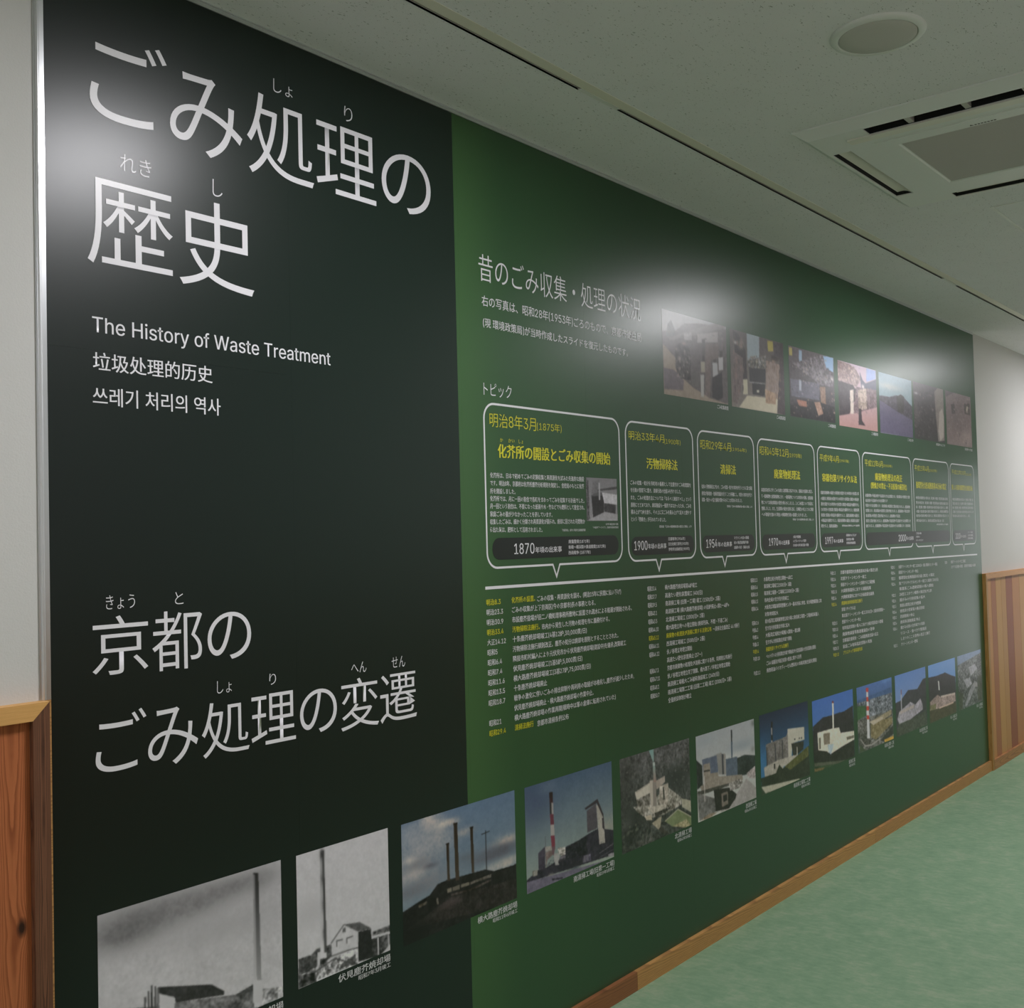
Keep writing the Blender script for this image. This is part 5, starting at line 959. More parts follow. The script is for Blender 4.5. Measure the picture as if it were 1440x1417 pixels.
['chronology_text', 'c2', 'e', '横大路埋立地への埋立開始 (焼却残灰、不燃・不適ごみ)', 3.364, 3.817, 1.165, 0.0185, 0.008, 'w', 1, -0.009],
['chronology_yellow_text', 'c2', 'e', '昭和45.12', 3.249, 3.3129, 1.1367, 0.0185, 0.008, 'y', 1, -0.004],
['chronology_yellow_text', 'c2', 'e', '廃棄物の処理及び清掃に関する法律公布', 3.364, 3.69, 1.1367, 0.0185, 0.012, 'y', 1, -0.004],
['chronology_text', 'c2', 'e', '〜清掃法全面改正 46.9施行', 3.7, 3.913, 1.1337, 0.0185, 0.008, 'w', 1, -0.004],
['chronology_text', 'c2', 'e', '昭和46.11', 3.249, 3.3129, 1.1084, 0.0185, 0.008, 'w', 1, -0.004],
['chronology_text', 'c2', 'e', '西清掃工場竣工 (300t/日×2基)', 3.364, 3.637, 1.1084, 0.0185, 0.008, 'w', 1, -0.009],
['chronology_text', 'c2', 'e', '昭和46.12', 3.249, 3.3129, 1.0801, 0.0185, 0.008, 'w', 1, -0.004],
['chronology_text', 'c2', 'e', '伏ノ谷埋立地埋立開始', 3.364, 3.541, 1.0801, 0.0185, 0.008, 'w', 1, -0.009],
['chronology_text', 'c2', 'e', '高速たい肥化装置廃止 (37〜)', 3.364, 3.613, 1.0518, 0.0185, 0.008, 'w', 1, -0.009],
['chronology_text', 'c2', 'e', '昭和47.3', 3.249, 3.3055, 1.0235, 0.0185, 0.008, 'w', 1, -0.004],
['chronology_text', 'c2', 'e', '京都市廃棄物の処理及び清掃に関する条例、同規則公布施行', 3.364, 3.845, 1.0235, 0.0185, 0.008, 'w', 1, -0.009],
['chronology_text', 'c2', 'e', '昭和47.11', 3.249, 3.3129, 0.9952, 0.0185, 0.008, 'w', 1, -0.004],
['chronology_text', 'c2', 'e', '伏ノ谷埋立地埋立完了閉鎖、横大路下ノ坪埋立地埋立開始', 3.364, 3.827, 0.9952, 0.0185, 0.008, 'w', 1, -0.009],
['chronology_text', 'c2', 'e', '昭和48.1', 3.249, 3.3055, 0.9669, 0.0185, 0.008, 'w', 1, -0.004],
['chronology_text', 'c2', 'e', '南清掃工場粗大ごみ破砕施設竣工 (240t/日)', 3.364, 3.738, 0.9669, 0.0185, 0.008, 'w', 1, -0.009],
['chronology_text', 'c2', 'e', '昭和50.7', 3.249, 3.3055, 0.9386, 0.0185, 0.008, 'w', 1, -0.004],
['chronology_text', 'c2', 'e', '南清掃工場第二工場 (旧第二工場) 竣工 (200t/日×3基)', 3.364, 3.834, 0.9386, 0.0185, 0.008, 'w', 1, -0.009],
['chronology_text', 'c2', 'e', '全量焼却体制が確立', 3.364, 3.526, 0.9103, 0.0185, 0.008, 'w', 1, -0.009],
['chronology_text', 'c3', 'e', '昭和52.3', 4.022, 4.0785, 1.301, 0.0185, 0.008, 'w', 1, -0.004],
['chronology_text', 'c3', 'e', '水垂埋立処分地埋立開始〜6次工', 4.137, 4.41, 1.301, 0.0185, 0.008, 'w', 1, -0.009],
['chronology_text', 'c3', 'e', '昭和55.6', 4.022, 4.0785, 1.2726, 0.0185, 0.008, 'w', 1, -0.004],
['chronology_text', 'c3', 'e', '東清掃工場竣工(200t/日×3基)', 4.137, 4.395, 1.2726, 0.0185, 0.008, 'w', 1, -0.009],
['chronology_text', 'c3', 'e', '昭和61.5', 4.022, 4.0785, 1.2442, 0.0185, 0.008, 'w', 1, -0.004],
['chronology_text', 'c3', 'e', '南清掃工場第一工場竣工(300t/日×2基)', 4.137, 4.467, 1.2442, 0.0185, 0.008, 'w', 1, -0.009],
['chronology_text', 'c3', 'e', '昭和62.3', 4.022, 4.0785, 1.2158, 0.0185, 0.008, 'w', 1, -0.004],
['chronology_text', 'c3', 'e', '市内全域の空き缶分別竣工', 4.137, 4.366, 1.2158, 0.0185, 0.008, 'w', 1, -0.009],
['chronology_text', 'c3', 'e', '昭和62.4', 4.022, 4.0785, 1.1874, 0.0185, 0.008, 'w', 1, -0.004],
['chronology_text', 'c3', 'e', '大阪湾広域臨海環境整備センター基本計画に参加、処分場整備開始 2次', 4.137, 4.701, 1.1874, 0.0185, 0.008, 'w', 1, -0.009],
['chronology_text', 'c3', 'e', '対象地域拡大', 4.137, 4.259, 1.159, 0.0185, 0.008, 'w', 1, -0.009],
['chronology_text', 'c3', 'e', '昭和62.6', 4.022, 4.0785, 1.1306, 0.0185, 0.008, 'w', 1, -0.004],
['chronology_text', 'c3', 'e', '南大阪湾広域廃棄物埋立処分場に(南清掃工場第一工場)焼却灰搬入', 4.137, 4.667, 1.1306, 0.0185, 0.008, 'w', 1, -0.009],
['chronology_text', 'c3', 'e', '平成4.3', 4.022, 4.071, 1.1022, 0.0185, 0.008, 'w', 1, -0.004],
['chronology_text', 'c3', 'e', '空き缶分別収集全市域に拡大', 4.137, 4.364, 1.1022, 0.0185, 0.008, 'w', 1, -0.009],
['chronology_text', 'c3', 'e', '平成5.4', 4.022, 4.071, 1.0738, 0.0185, 0.008, 'w', 1, -0.004],
['chronology_text', 'c3', 'e', '大阪湾広域処分場搬入開始〜第2期', 4.137, 4.466, 1.0738, 0.0185, 0.008, 'w', 1, -0.009],
['chronology_text', 'c3', 'e', '平成6.3', 4.022, 4.071, 1.0454, 0.0185, 0.008, 'w', 1, -0.004],
['chronology_text', 'c3', 'e', '空きびん分別収集全市域で開始', 4.137, 4.381, 1.0454, 0.0185, 0.008, 'w', 1, -0.009],
['chronology_yellow_text', 'c3', 'e', '平成9.4', 4.022, 4.071, 1.017, 0.0185, 0.008, 'y', 1, -0.004],
['chronology_yellow_text', 'c3', 'e', '容器包装リサイクル法施行', 4.137, 4.347, 1.017, 0.0185, 0.012, 'y', 1, -0.004],
['chronology_text', 'c3', 'e', '平成9.10', 4.022, 4.0785, 0.9886, 0.0185, 0.008, 'w', 1, -0.004],
['chronology_text', 'c3', 'e', 'ペットボトル分別収集全市域で開始及び小型金属類の分別収集拠点開始', 4.137, 4.622, 0.9886, 0.0185, 0.008, 'w', 1, -0.009],
['chronology_text', 'c3', 'e', 'ごみの減量及び適正処理の推進に関する条例', 4.137, 4.47, 0.9602, 0.0185, 0.008, 'w', 1, -0.009],
['chronology_text', 'c3', 'e', '平成11.1', 4.022, 4.0785, 0.9318, 0.0185, 0.008, 'w', 1, -0.004],
['chronology_text', 'c3', 'e', '廃食用油バイオディーゼル燃料化の本格実施(全量化)開始', 4.137, 4.627, 0.9318, 0.0185, 0.008, 'w', 1, -0.009],
['chronology_text', 'c4', 'e', '平成11.3', 4.81, 4.8665, 1.2985, 0.0185, 0.008, 'w', 1, -0.004],
['chronology_text', 'c4', 'e', '京都市循環型社会推進基本計画の策定公表', 4.924, 5.392, 1.2985, 0.0185, 0.008, 'w', 1, -0.009],
['chronology_text', 'c4', 'e', '平成12.4', 4.81, 4.8665, 1.27, 0.0185, 0.008, 'w', 1, -0.004],
['chronology_text', 'c4', 'e', '北部クリーンセンター竣工', 4.924, 5.238, 1.27, 0.0185, 0.008, 'w', 1, -0.009],
['chronology_text', 'c4', 'e', '平成12.6', 4.81, 4.8665, 1.2415, 0.0185, 0.008, 'w', 1, -0.004],
['chronology_text', 'c4', 'e', '東部クリーンセンターと改称する工場整備', 4.924, 5.344, 1.2415, 0.0185, 0.008, 'w', 1, -0.009],
['chronology_text', 'c4', 'e', '平成12.10', 4.81, 4.8739, 1.213, 0.0185, 0.008, 'w', 1, -0.004],
['chronology_text', 'c4', 'e', '大規模事業所に対する減量指導', 4.924, 5.292, 1.213, 0.0185, 0.008, 'w', 1, -0.009],
['chronology_text', 'c4', 'e', '平成13.4', 4.81, 4.8665, 1.1845, 0.0185, 0.008, 'w', 1, -0.004],
['chronology_text', 'c4', 'e', '大規模事業所に対する計画書提出義務', 4.924, 5.33, 1.1845, 0.0185, 0.008, 'w', 1, -0.009],
['chronology_yellow_text', 'c4', 'e', '平成13.4', 4.81, 4.8665, 1.156, 0.0185, 0.008, 'y', 1, -0.004],
['chronology_yellow_text', 'c4', 'e', '資源有効利用促進法施行', 4.924, 5.178, 1.156, 0.0185, 0.012, 'y', 1, -0.004],
['chronology_text', 'c4', 'e', '家電リサイクル法', 4.924, 5.088, 1.1275, 0.0185, 0.008, 'w', 1, -0.009],
['chronology_text', 'c4', 'e', '東北部クリーンセンター竣工(350t/日×2基)供用開始〜', 4.924, 5.465, 1.099, 0.0185, 0.008, 'w', 1, -0.009],
['chronology_text', 'c4', 'e', '平成15.3', 4.81, 4.8665, 1.0705, 0.0185, 0.008, 'w', 1, -0.004],
['chronology_text', 'c4', 'e', '西部クリーンセンター休止', 4.924, 5.151, 1.0705, 0.0185, 0.008, 'w', 1, -0.009],
['chronology_text', 'c4', 'e', '平成15.10', 4.81, 4.8739, 1.042, 0.0185, 0.008, 'w', 1, -0.004],
['chronology_text', 'c4', 'e', '有料指定袋制の導入に向けた検討委員会の開催', 4.924, 5.438, 1.042, 0.0185, 0.008, 'w', 1, -0.009],
['chronology_text', 'c4', 'e', '平成16.4', 4.81, 4.8665, 1.0135, 0.0185, 0.008, 'w', 1, -0.004],
['chronology_text', 'c4', 'e', '廃棄物減量等推進審議会の答申', 4.924, 5.318, 1.0135, 0.0185, 0.008, 'w', 1, -0.009],
['chronology_text', 'c4', 'e', '平成17.2', 4.81, 4.8665, 0.985, 0.0185, 0.008, 'w', 1, -0.004],
['chronology_text', 'c4', 'e', '京都議定書発効・ごみ減量推進会議の設立', 4.924, 5.367, 0.985, 0.0185, 0.008, 'w', 1, -0.009],
['chronology_text', 'c4', 'e', '平成18.10', 4.81, 4.8739, 0.9565, 0.0185, 0.008, 'w', 1, -0.004],
['chronology_text', 'c4', 'e', '家庭ごみ有料指定袋制の実施', 4.924, 5.28, 0.9565, 0.0185, 0.008, 'w', 1, -0.009],
['chronology_yellow_text', 'c4', 'e', '平成19.10', 4.81, 4.8739, 0.928, 0.0185, 0.008, 'y', 1, -0.004],
['chronology_yellow_text', 'c4', 'e', 'プラスチック製容器包装', 4.924, 5.157, 0.928, 0.0185, 0.012, 'y', 1, -0.004],
['chronology_text', 'c5', 'e', '平成19.3', 5.57, 5.6265, 1.2975, 0.0185, 0.008, 'w', 1, -0.004],
['chronology_text', 'c5', 'e', '北部クリーンセンター竣工 (200t/日×2基) 資源化センター併設', 5.68, 6.291, 1.2975, 0.0185, 0.008, 'w', 1, -0.009],
['chronology_text', 'c5', 'e', '平成20.4', 5.57, 5.6265, 1.2691, 0.0185, 0.008, 'w', 1, -0.004],
['chronology_text', 'c5', 'e', '南部クリーンセンター休止', 5.68, 5.978, 1.2691, 0.0185, 0.008, 'w', 1, -0.009],
['chronology_text', 'c5', 'e', '平成21.3', 5.57, 5.6265, 1.2407, 0.0185, 0.008, 'w', 1, -0.004],
['chronology_text', 'c5', 'e', '循環型社会推進基本計画 (改定) の策定', 5.68, 6.234, 1.2407, 0.0185, 0.008, 'w', 1, -0.009],
['chronology_text', 'c5', 'e', '平成21.4', 5.57, 5.6265, 1.2123, 0.0185, 0.008, 'w', 1, -0.004],
['chronology_text', 'c5', 'e', '魚アラリサイクルセンター竣工と運用 (30t/日)', 5.68, 6.298, 1.2123, 0.0185, 0.008, 'w', 1, -0.009],
['chronology_text', 'c5', 'e', '事業系ごみ透明袋制の導入開始', 5.68, 6.212, 1.1839, 0.0185, 0.008, 'w', 1, -0.009],
['chronology_text', 'c5', 'e', '平成22.3', 5.57, 5.6265, 1.1555, 0.0185, 0.008, 'w', 1, -0.004],
['chronology_text', 'c5', 'e', '2R型エコタウン構想の策定及び公表', 5.68, 6.182, 1.1555, 0.0185, 0.008, 'w', 1, -0.009],
['chronology_text', 'c5', 'e', '平成22.6', 5.57, 5.6265, 1.1271, 0.0185, 0.008, 'w', 1, -0.004],
['chronology_text', 'c5', 'e', '雑がみの分別収集の拡大', 5.68, 6.069, 1.1271, 0.0185, 0.008, 'w', 1, -0.009],
['chronology_text', 'c5', 'e', '平成23.3', 5.57, 5.6265, 1.0987, 0.0185, 0.008, 'w', 1, -0.004],
['chronology_text', 'c5', 'e', '東部山間埋立処分地整備', 5.68, 5.998, 1.0987, 0.0185, 0.008, 'w', 1, -0.009],
['chronology_text', 'c5', 'e', '平成24.4', 5.57, 5.6265, 1.0703, 0.0185, 0.008, 'w', 1, -0.004],
['chronology_text', 'c5', 'e', '使用済小型家電の拠点回収', 5.68, 6.053, 1.0703, 0.0185, 0.008, 'w', 1, -0.009],
['chronology_text', 'c5', 'e', '平成25.3', 5.57, 5.6265, 1.0419, 0.0185, 0.008, 'w', 1, -0.004],
['chronology_text', 'c5', 'e', '西部圏域の休止', 5.68, 5.894, 1.0419, 0.0185, 0.008, 'w', 1, -0.009],
['chronology_text', 'c5', 'e', '平成25.4', 5.57, 5.6265, 1.0135, 0.0185, 0.008, 'w', 1, -0.004],
['chronology_text', 'c5', 'e', '焼却灰溶融施設 休止', 5.68, 5.979, 1.0135, 0.0185, 0.008, 'w', 1, -0.009],
['chronology_text', 'c5', 'e', '平成26.6', 5.57, 5.6265, 0.9851, 0.0185, 0.008, 'w', 1, -0.004],
['chronology_text', 'c5', 'e', '雑がみ分別の全市域での実施', 5.68, 6.047, 0.9851, 0.0185, 0.008, 'w', 1, -0.009],
['chronology_text', 'c5', 'e', 'リユース・食べきり推進店', 5.68, 6.071, 0.9567, 0.0185, 0.008, 'w', 1, -0.009],
['chronology_text', 'c5', 'e', 'しまつのこころ条例の改正と施行', 5.68, 6.126, 0.9283, 0.0185, 0.008, 'w', 1, -0.009],
['chronology_text', 'c5', 'e', '平成27.3', 5.57, 5.6265, 0.8999, 0.0185, 0.008, 'w', 1, -0.004],
['chronology_text', 'c5', 'e', 'クリーンセンター整備', 5.68, 5.926, 0.8999, 0.0185, 0.008, 'w', 1, -0.009],
['chronology_text', 'c6', 'e', '平成28', 6.42, 6.4616, 1.296, 0.0185, 0.008, 'w', 1, -0.004],
['chronology_text', 'c6', 'e', '南部クリーンセンター第二工場竣工', 6.53, 6.811, 1.296, 0.0185, 0.008, 'w', 1, -0.009],
['chronology_text', 'c6', 'e', 'さすてな京都の開設・環境学習施設の運用', 6.53, 6.998, 1.267, 0.0185, 0.008, 'w', 1, -0.009],
['caption', 'p0', 'e', '十条塵芥焼却場', 1.482, 1.642, 0.4445, 0.0195, 0.012, 'w', 1, -0.004],
['caption', 'p0', 'e', '大正14年12月竣工', 1.542, 1.642, 0.4265, 0.0125, 0.008, 'w', 1, -0.004],
['caption', 'p1', 'e', '伏見塵芥焼却場', 1.809, 1.984, 0.4465, 0.0195, 0.012, 'w', 1, -0.004],
['caption', 'p1', 'e', '昭和7年3月竣工', 1.874, 1.984, 0.4285, 0.0125, 0.008, 'w', 1, -0.004],
['caption', 'p2', 'e', '横大路塵芥焼却場', 2.321, 2.496, 0.4405, 0.0195, 0.012, 'w', 1, -0.004],
['caption', 'p2', 'e', '昭和11年6月竣工', 2.386, 2.496, 0.4225, 0.0125, 0.008, 'w', 1, -0.004],
['caption', 'p3', 'e', '南清掃工場(旧第一工場)', 2.774, 2.999, 0.4385, 0.0195, 0.012, 'w', 1, -0.004],
['caption', 'p3', 'e', '昭和39年5月竣工', 2.899, 2.999, 0.4205, 0.0125, 0.008, 'w', 1, -0.004],
['caption', 'p4', 'e', '北清掃工場', 3.381, 3.499, 0.4335, 0.0195, 0.012, 'w', 1, -0.004],
['caption', 'p4', 'e', '昭和43年5月竣工', 3.399, 3.499, 0.4155, 0.0125, 0.008, 'w', 1, -0.004],
['caption', 'p5', 'e', '西清掃工場', 3.92, 4.01, 0.4305, 0.0195, 0.012, 'w', 1, -0.004],
['caption', 'p5', 'e', '昭和46年11月竣工', 3.91, 4.01, 0.4125, 0.0125, 0.008, 'w', 1, -0.004],
['caption', 'p6', 'e', '南清掃工場第二工場', 4.354, 4.519, 0.4275, 0.0195, 0.012, 'w', 1, -0.004],
['caption', 'p6', 'e', '昭和50年7月竣工', 4.429, 4.519, 0.4095, 0.0125, 0.008, 'w', 1, -0.004],
['caption', 'p7', 'e', '東清掃工場', 4.945, 5.02, 0.4245, 0.0195, 0.012, 'w', 1, -0.004],
['caption', 'p7', 'e', '昭和55年6月竣工', 4.95, 5.02, 0.4065, 0.0125, 0.008, 'w', 1, -0.004],
['caption', 'p8', 'e', '南清掃工場第一工場', 5.4, 5.525, 0.4265, 0.0195, 0.012, 'w', 1, -0.004],
['caption', 'p8', 'e', '昭和61年竣工', 5.45, 5.525, 0.4085, 0.0125, 0.008, 'w', 1, -0.004],
['caption', 'p9', 'e', '東北部清掃工場', 5.905, 6.03, 0.4245, 0.0195, 0.012, 'w', 1, -0.004],
['caption', 'p9', 'e', '平成13年4月竣工', 5.945, 6.03, 0.4065, 0.0125, 0.008, 'w', 1, -0.004],
['caption', 'p10', 'e', '新しい清掃工場', 6.42, 6.535, 0.4215, 0.0195, 0.012, 'w', 1, -0.004],
['caption', 'p10', 'e', '平成22年竣工', 6.46, 6.535, 0.4035, 0.0125, 0.008, 'w', 1, -0.004],
['caption', 'p11', 'e', '完成した清掃施設', 6.909, 7.034, 0.4215, 0.0195, 0.012, 'w', 1, -0.004],
['caption', 'p11', 'e', '平成25年竣工', 6.959, 7.034, 0.4035, 0.0125, 0.008, 'w', 1, -0.004],
['caption', 'p12', 'e', 'ごみ収集風景', 3.79, 3.88, 1.978, 0.0165, 0.008, 'w', 1, -0.004],
['caption', 'p13', 'e', 'ごみ収集風景', 4.307, 4.392, 1.974, 0.0165, 0.008, 'w', 1, -0.004],
['caption', 'p14', 'e', 'ごみ収集風景', 4.842, 4.93, 1.974, 0.0165, 0.008, 'w', 1, -0.004],
['caption', 'p15', 'e', 'ごみ運搬風景', 5.372, 5.46, 1.968, 0.0165, 0.008, 'w', 1, -0.004],
['caption', 'p16', 'e', 'ごみ処分地', 5.885, 5.975, 1.965, 0.0165, 0.008, 'w', 1, -0.004],
['caption', 'p17', 'e', '焼却炉のようす', 6.351, 6.506, 1.965, 0.0165, 0.008, 'w', 1, -0.004],
['caption', 'p18', 'e', '焼却炉の外観', 6.875, 7.025, 1.963, 0.0165, 0.008, 'w', 1, -0.004]
]


# photographs: every print is a fine grid whose points carry the printed colours
def inpoly(U, V, pts):
    r = np.zeros(U.shape, bool)
    j = len(pts) - 1
    for i in range(len(pts)):
        xi, yi = pts[i]
        xj, yj = pts[j]
        if yi != yj:
            r ^= ((yi > V) != (yj > V)) & (U < (xj - xi) * (V - yi) / (yj - yi) + xi)
        j = i
    return r


def vnoise(rs, ny, nx, cells):
    g = rs.rand(max(2, int(cells * ny / nx)) + 2, cells + 2)
    yy = np.linspace(0, g.shape[0] - 1.001, ny)
    xx = np.linspace(0, g.shape[1] - 1.001, nx)
    y0 = yy.astype(int)
    x0 = xx.astype(int)
    fy = (yy - y0)[:, None]
    fx = (xx - x0)[None]
    fy = fy * fy * (3 - 2 * fy)
    fx = fx * fx * (3 - 2 * fx)
    A = g[y0][:, x0]
    B = g[y0][:, x0 + 1]
    C_ = g[y0 + 1][:, x0]
    D = g[y0 + 1][:, x0 + 1]
    return (A * (1 - fx) + B * fx) * (1 - fy) + (C_ * (1 - fx) + D * fx) * fy - 0.5


def paint(d, seed):
    nx, ny = d['res'][0] * 2, d['res'][1] * 2      # painted at twice the size, then averaged down
    rs = np.random.RandomState(seed)
    u = np.linspace(0, 1, nx)
    v = np.linspace(0, 1, ny)
    U, V = np.meshgrid(u, v)
    nz = sum(vnoise(rs, ny, nx, c) * a for c, a in ((6, .5), (18, .8), (45, 1.1), (100, 1.3)))
    img = np.zeros((ny, nx, 3))
    for o in d['ops']:
        kd = o[0]
        if kd == 'g':
            a, b = np.array(o[1], float), np.array(o[2], float)
            img[:] = a + (b - a) * V[..., None]
            img += (nz * o[3])[..., None]
        elif kd == 'p':
            mk = inpoly(U, V, o[2])
            img[mk] = np.array(o[1], float) + (nz[mk] * o[3] * 1.6)[:, None]
        elif kd == 'v':
            mk = inpoly(U, V, o[3])
            vs = [q[1] for q in o[3]]
            t = ((V - min(vs)) / max(1e-6, max(vs) - min(vs)))[mk][:, None]
            a, b = np.array(o[1], float), np.array(o[2], float)
            img[mk] = a + (b - a) * t + (nz[mk] * o[4])[:, None]
        elif kd == 'b':
            r = ((U - o[2]) / max(o[4], 1e-3)) ** 2 + ((V - o[3]) / max(o[5], 1e-3)) ** 2
            al = (np.exp(-r * 1.1) * o[6] * np.clip(1 + nz * .4, 0, 1.4))[..., None].clip(0, 1)
            img = img * (1 - al) + np.array(o[1], float) * al
        elif kd == 'c':
            # small clutter scattered inside a region
            ux = [q[0] for q in o[2]]
            vy = [q[1] for q in o[2]]
            mask = inpoly(U, V, o[2])
            for q in range(o[3]):
                cu_, cv_ = rs.uniform(max(0, min(ux)), min(1, max(ux))), rs.uniform(max(0, min(vy)), min(1, max(vy)))
                rx, ry = o[4] * rs.uniform(.4, 1.1), o[5] * rs.uniform(.4, 1.1)
                i0, i1 = int(max(0, (cv_ - ry) * ny)), int(min(ny, (cv_ + ry) * ny + 1))
                j0, j1 = int(max(0, (cu_ - rx) * nx)), int(min(nx, (cu_ + rx) * nx + 1))
                su, sv = U[i0:i1, j0:j1], V[i0:i1, j0:j1]
                r = ((su - cu_) / rx) ** 2 + ((sv - cv_) / ry) ** 2
                al = ((1 - r).clip(0, 1) ** 0.6 * rs.uniform(.4, .9) * mask[i0:i1, j0:j1])[..., None]
                img[i0:i1, j0:j1] = img[i0:i1, j0:j1] * (1 - al) + np.array(o[1][rs.randint(len(o[1]))], float) * al
        elif kd == 'l':
            W = o[2] / 2
            asp = (d['rect'][2] - d['rect'][3]) / (d['rect'][1] - d['rect'][0])
            P = o[3]
            for (xa, ya), (xb, yb) in zip(P[:-1], P[1:]):
                dx, dy = xb - xa, (yb - ya) * asp
                L2 = dx * dx + dy * dy + 1e-9
                t = (((U - xa) * dx + (V - ya) * asp * dy) / L2).clip(0, 1)
                ds = np.hypot(U - xa - t * dx, (V - ya) * asp - t * dy)
                al = (1 - (ds / W)).clip(0, .6)[..., None] / .6
                img = img * (1 - al) + np.array(o[1], float) * al
    img += rs.randn(ny, nx)[..., None] * 2.0
    img = (img[::2, ::2] + img[1::2, ::2] + img[::2, 1::2] + img[1::2, 1::2]) / 4
    # soften slightly, as an enlarged print is
    p = np.pad(img, ((1, 1), (1, 1), (0, 0)), 'edge')
    img = (p[1:-1, 1:-1] * 4 + p[:-2, 1:-1] + p[2:, 1:-1] + p[1:-1, :-2] + p[1:-1, 2:]) / 8
    s = (img / 255).clip(0, 1)
    l = np.where(s <= 0.04045, s / 12.92, ((s + 0.055) / 1.055) ** 2.4)
    return (l * d['gain'] * np.array((1.02, 0.985, 1.06))).clip(0, 0.92)


YP, YPT, YT = -0.00035, -0.0005, -0.0008


def print_photo(name, d, seed, parent, y=YP):
    nx, ny = d['res']
    X0, X1, Z1, Z0 = d['rect']
    img = paint(d, seed)
    xg = np.linspace(X0, X1, nx)
    zg = np.linspace(Z1, Z0, ny)
    X, Z = np.meshgrid(xg, zg)
    co = np.stack([X, np.full_like(X, y), Z], -1).reshape(-1, 3)
    idx = np.arange(nx * ny).reshape(ny, nx)
    q = np.stack([idx[:-1, :-1], idx[1:, :-1], idx[1:, 1:], idx[:-1, 1:]], -1).reshape(-1, 4)
    me = bpy.data.meshes.new(name)
    me.vertices.add(len(co))
    me.vertices.foreach_set('co', co.ravel())
    me.loops.add(q.size)
    me.loops.foreach_set('vertex_index', q.ravel())
    me.polygons.add(len(q))
    me.polygons.foreach_set('loop_start', np.arange(0, q.size, 4))
    me.update(calc_edges=True)
    at = me.color_attributes.new('print_colour', 'FLOAT_COLOR', 'POINT')
    rgba = np.ones((ny * nx, 4), np.float32)
    rgba[:, :3] = img.reshape(-1, 3)
    at.data.foreach_set('color', rgba.ravel())
    return obj(name, me, M_photo, parent)


photo_objs = {}
for i, d in enumerate(DATA):
    if i == len(DATA) - 1:
        break
    o = print_photo('photograph_print', d, 11 + i, wg)
    o['label'] = d['label']
    photo_objs['p%d' % i] = o


# speech-balloon boxes
def stroke(path, width, closed=True):
    """flat ribbon following a 2-D path"""
    n = len(path)
    L, R = [], []
    for i in range(n):
        p = Vector(path[i])
        a = Vector(path[(i - 1) % n]) if closed or i > 0 else p
        b = Vector(path[(i + 1) % n]) if closed or i < n - 1 else p
        d1 = (p - a).normalized() if (p - a).length > 1e-9 else (b - p).normalized()
        d2 = (b - p).normalized() if (b - p).length > 1e-9 else d1
        n1 = Vector((-d1.y, d1.x))
        n2 = Vector((-d2.y, d2.x))
        mm = (n1 + n2)
        mm = mm.normalized() if mm.length > 1e-6 else n1
        k_ = min(1 / max(mm.dot(n1), 0.3), 3.0)
        L.append(p + mm * width / 2 * k_)
        R.append(p - mm * width / 2 * k_)
    return L, R


def ribbon(name, path, width, y, mt, parent, closed=True):
    L, R = stroke(path, width, closed)
    n = len(path)
    v = [(p.x, y, p.y) for p in L] + [(p.x, y, p.y) for p in R]
    f = [(i, (i + 1) % n, n + (i + 1) % n, n + i) for i in range(n if closed else n - 1)]
    return obj(name, mesh(name, v, f), mt, parent)


def rrect(x0, x1, z0, z1, r, seg=7):
    pts = []
    for cx, cz, a0 in ((x0 + r, z1 - r, 90), (x0 + r, z0 + r, 180), (x1 - r, z0 + r, 270), (x1 - r, z1 - r, 0)):
        for i in range(seg + 1):
            a = math.radians(a0 + 90 * i / seg)
            pts.append((cx + r * math.cos(a), cz + r * math.sin(a)))
    return pts


def plate(name, x0, x1, z0, z1, r, y, mt, parent):
    pts = rrect(x0, x1, z0, z1, r)
    return obj(name, mesh(name, [(x, y, z) for x, z in pts], [tuple(range(len(pts)))]), mt, parent)


# x0, x1, top, bottom, tail x, tail tip z
BOX = [(2.4005, 3.0985, 1.8805, 1.4085, 2.7285, 1.372), (3.138, 3.591, 1.879, 1.4055, 3.330, 1.368),
       (3.627, 4.084, 1.877, 1.403, 3.812, 1.367), (4.118, 4.675, 1.874, 1.400, 4.354, 1.364),
       (4.709, 5.206, 1.873, 1.399, 4.917, 1.362), (5.239, 5.919, 1.869, 1.3975, 5.562, 1.360),
       (5.952, 6.547, 1.868, 1.3955, 6.228, 1.358), (6.576, 7.031, 1.865, 1.3935, 6.784, 1.357)]
PILL = {0: (2.424, 3.077, 1.431, 1.494), 1: (3.156, 3.578, 1.424, 1.487), 2: (3.644, 4.066, 1.422, 1.485), 3: (4.136, 4.655, 1.420, 1.483),
        4: (4.727, 5.188, 1.418, 1.481), 5: (5.258, 5.934, 1.416, 1.479), 6: (5.934, 6.530, 1.416, 1.479), 7: (6.594, 7.014, 1.414, 1.477)}
BLAB = ['widest leftmost topic box with a small photograph inside', 'second topic box from the left', 'third topic box from the left', 'fourth topic box from the left',
        'fifth topic box from the left', 'topic box with a two-line yellow heading', 'seventh topic box, sharing its dark band with the box on its left', 'rightmost narrow topic box']
boxes = {}
SW = 0.0062
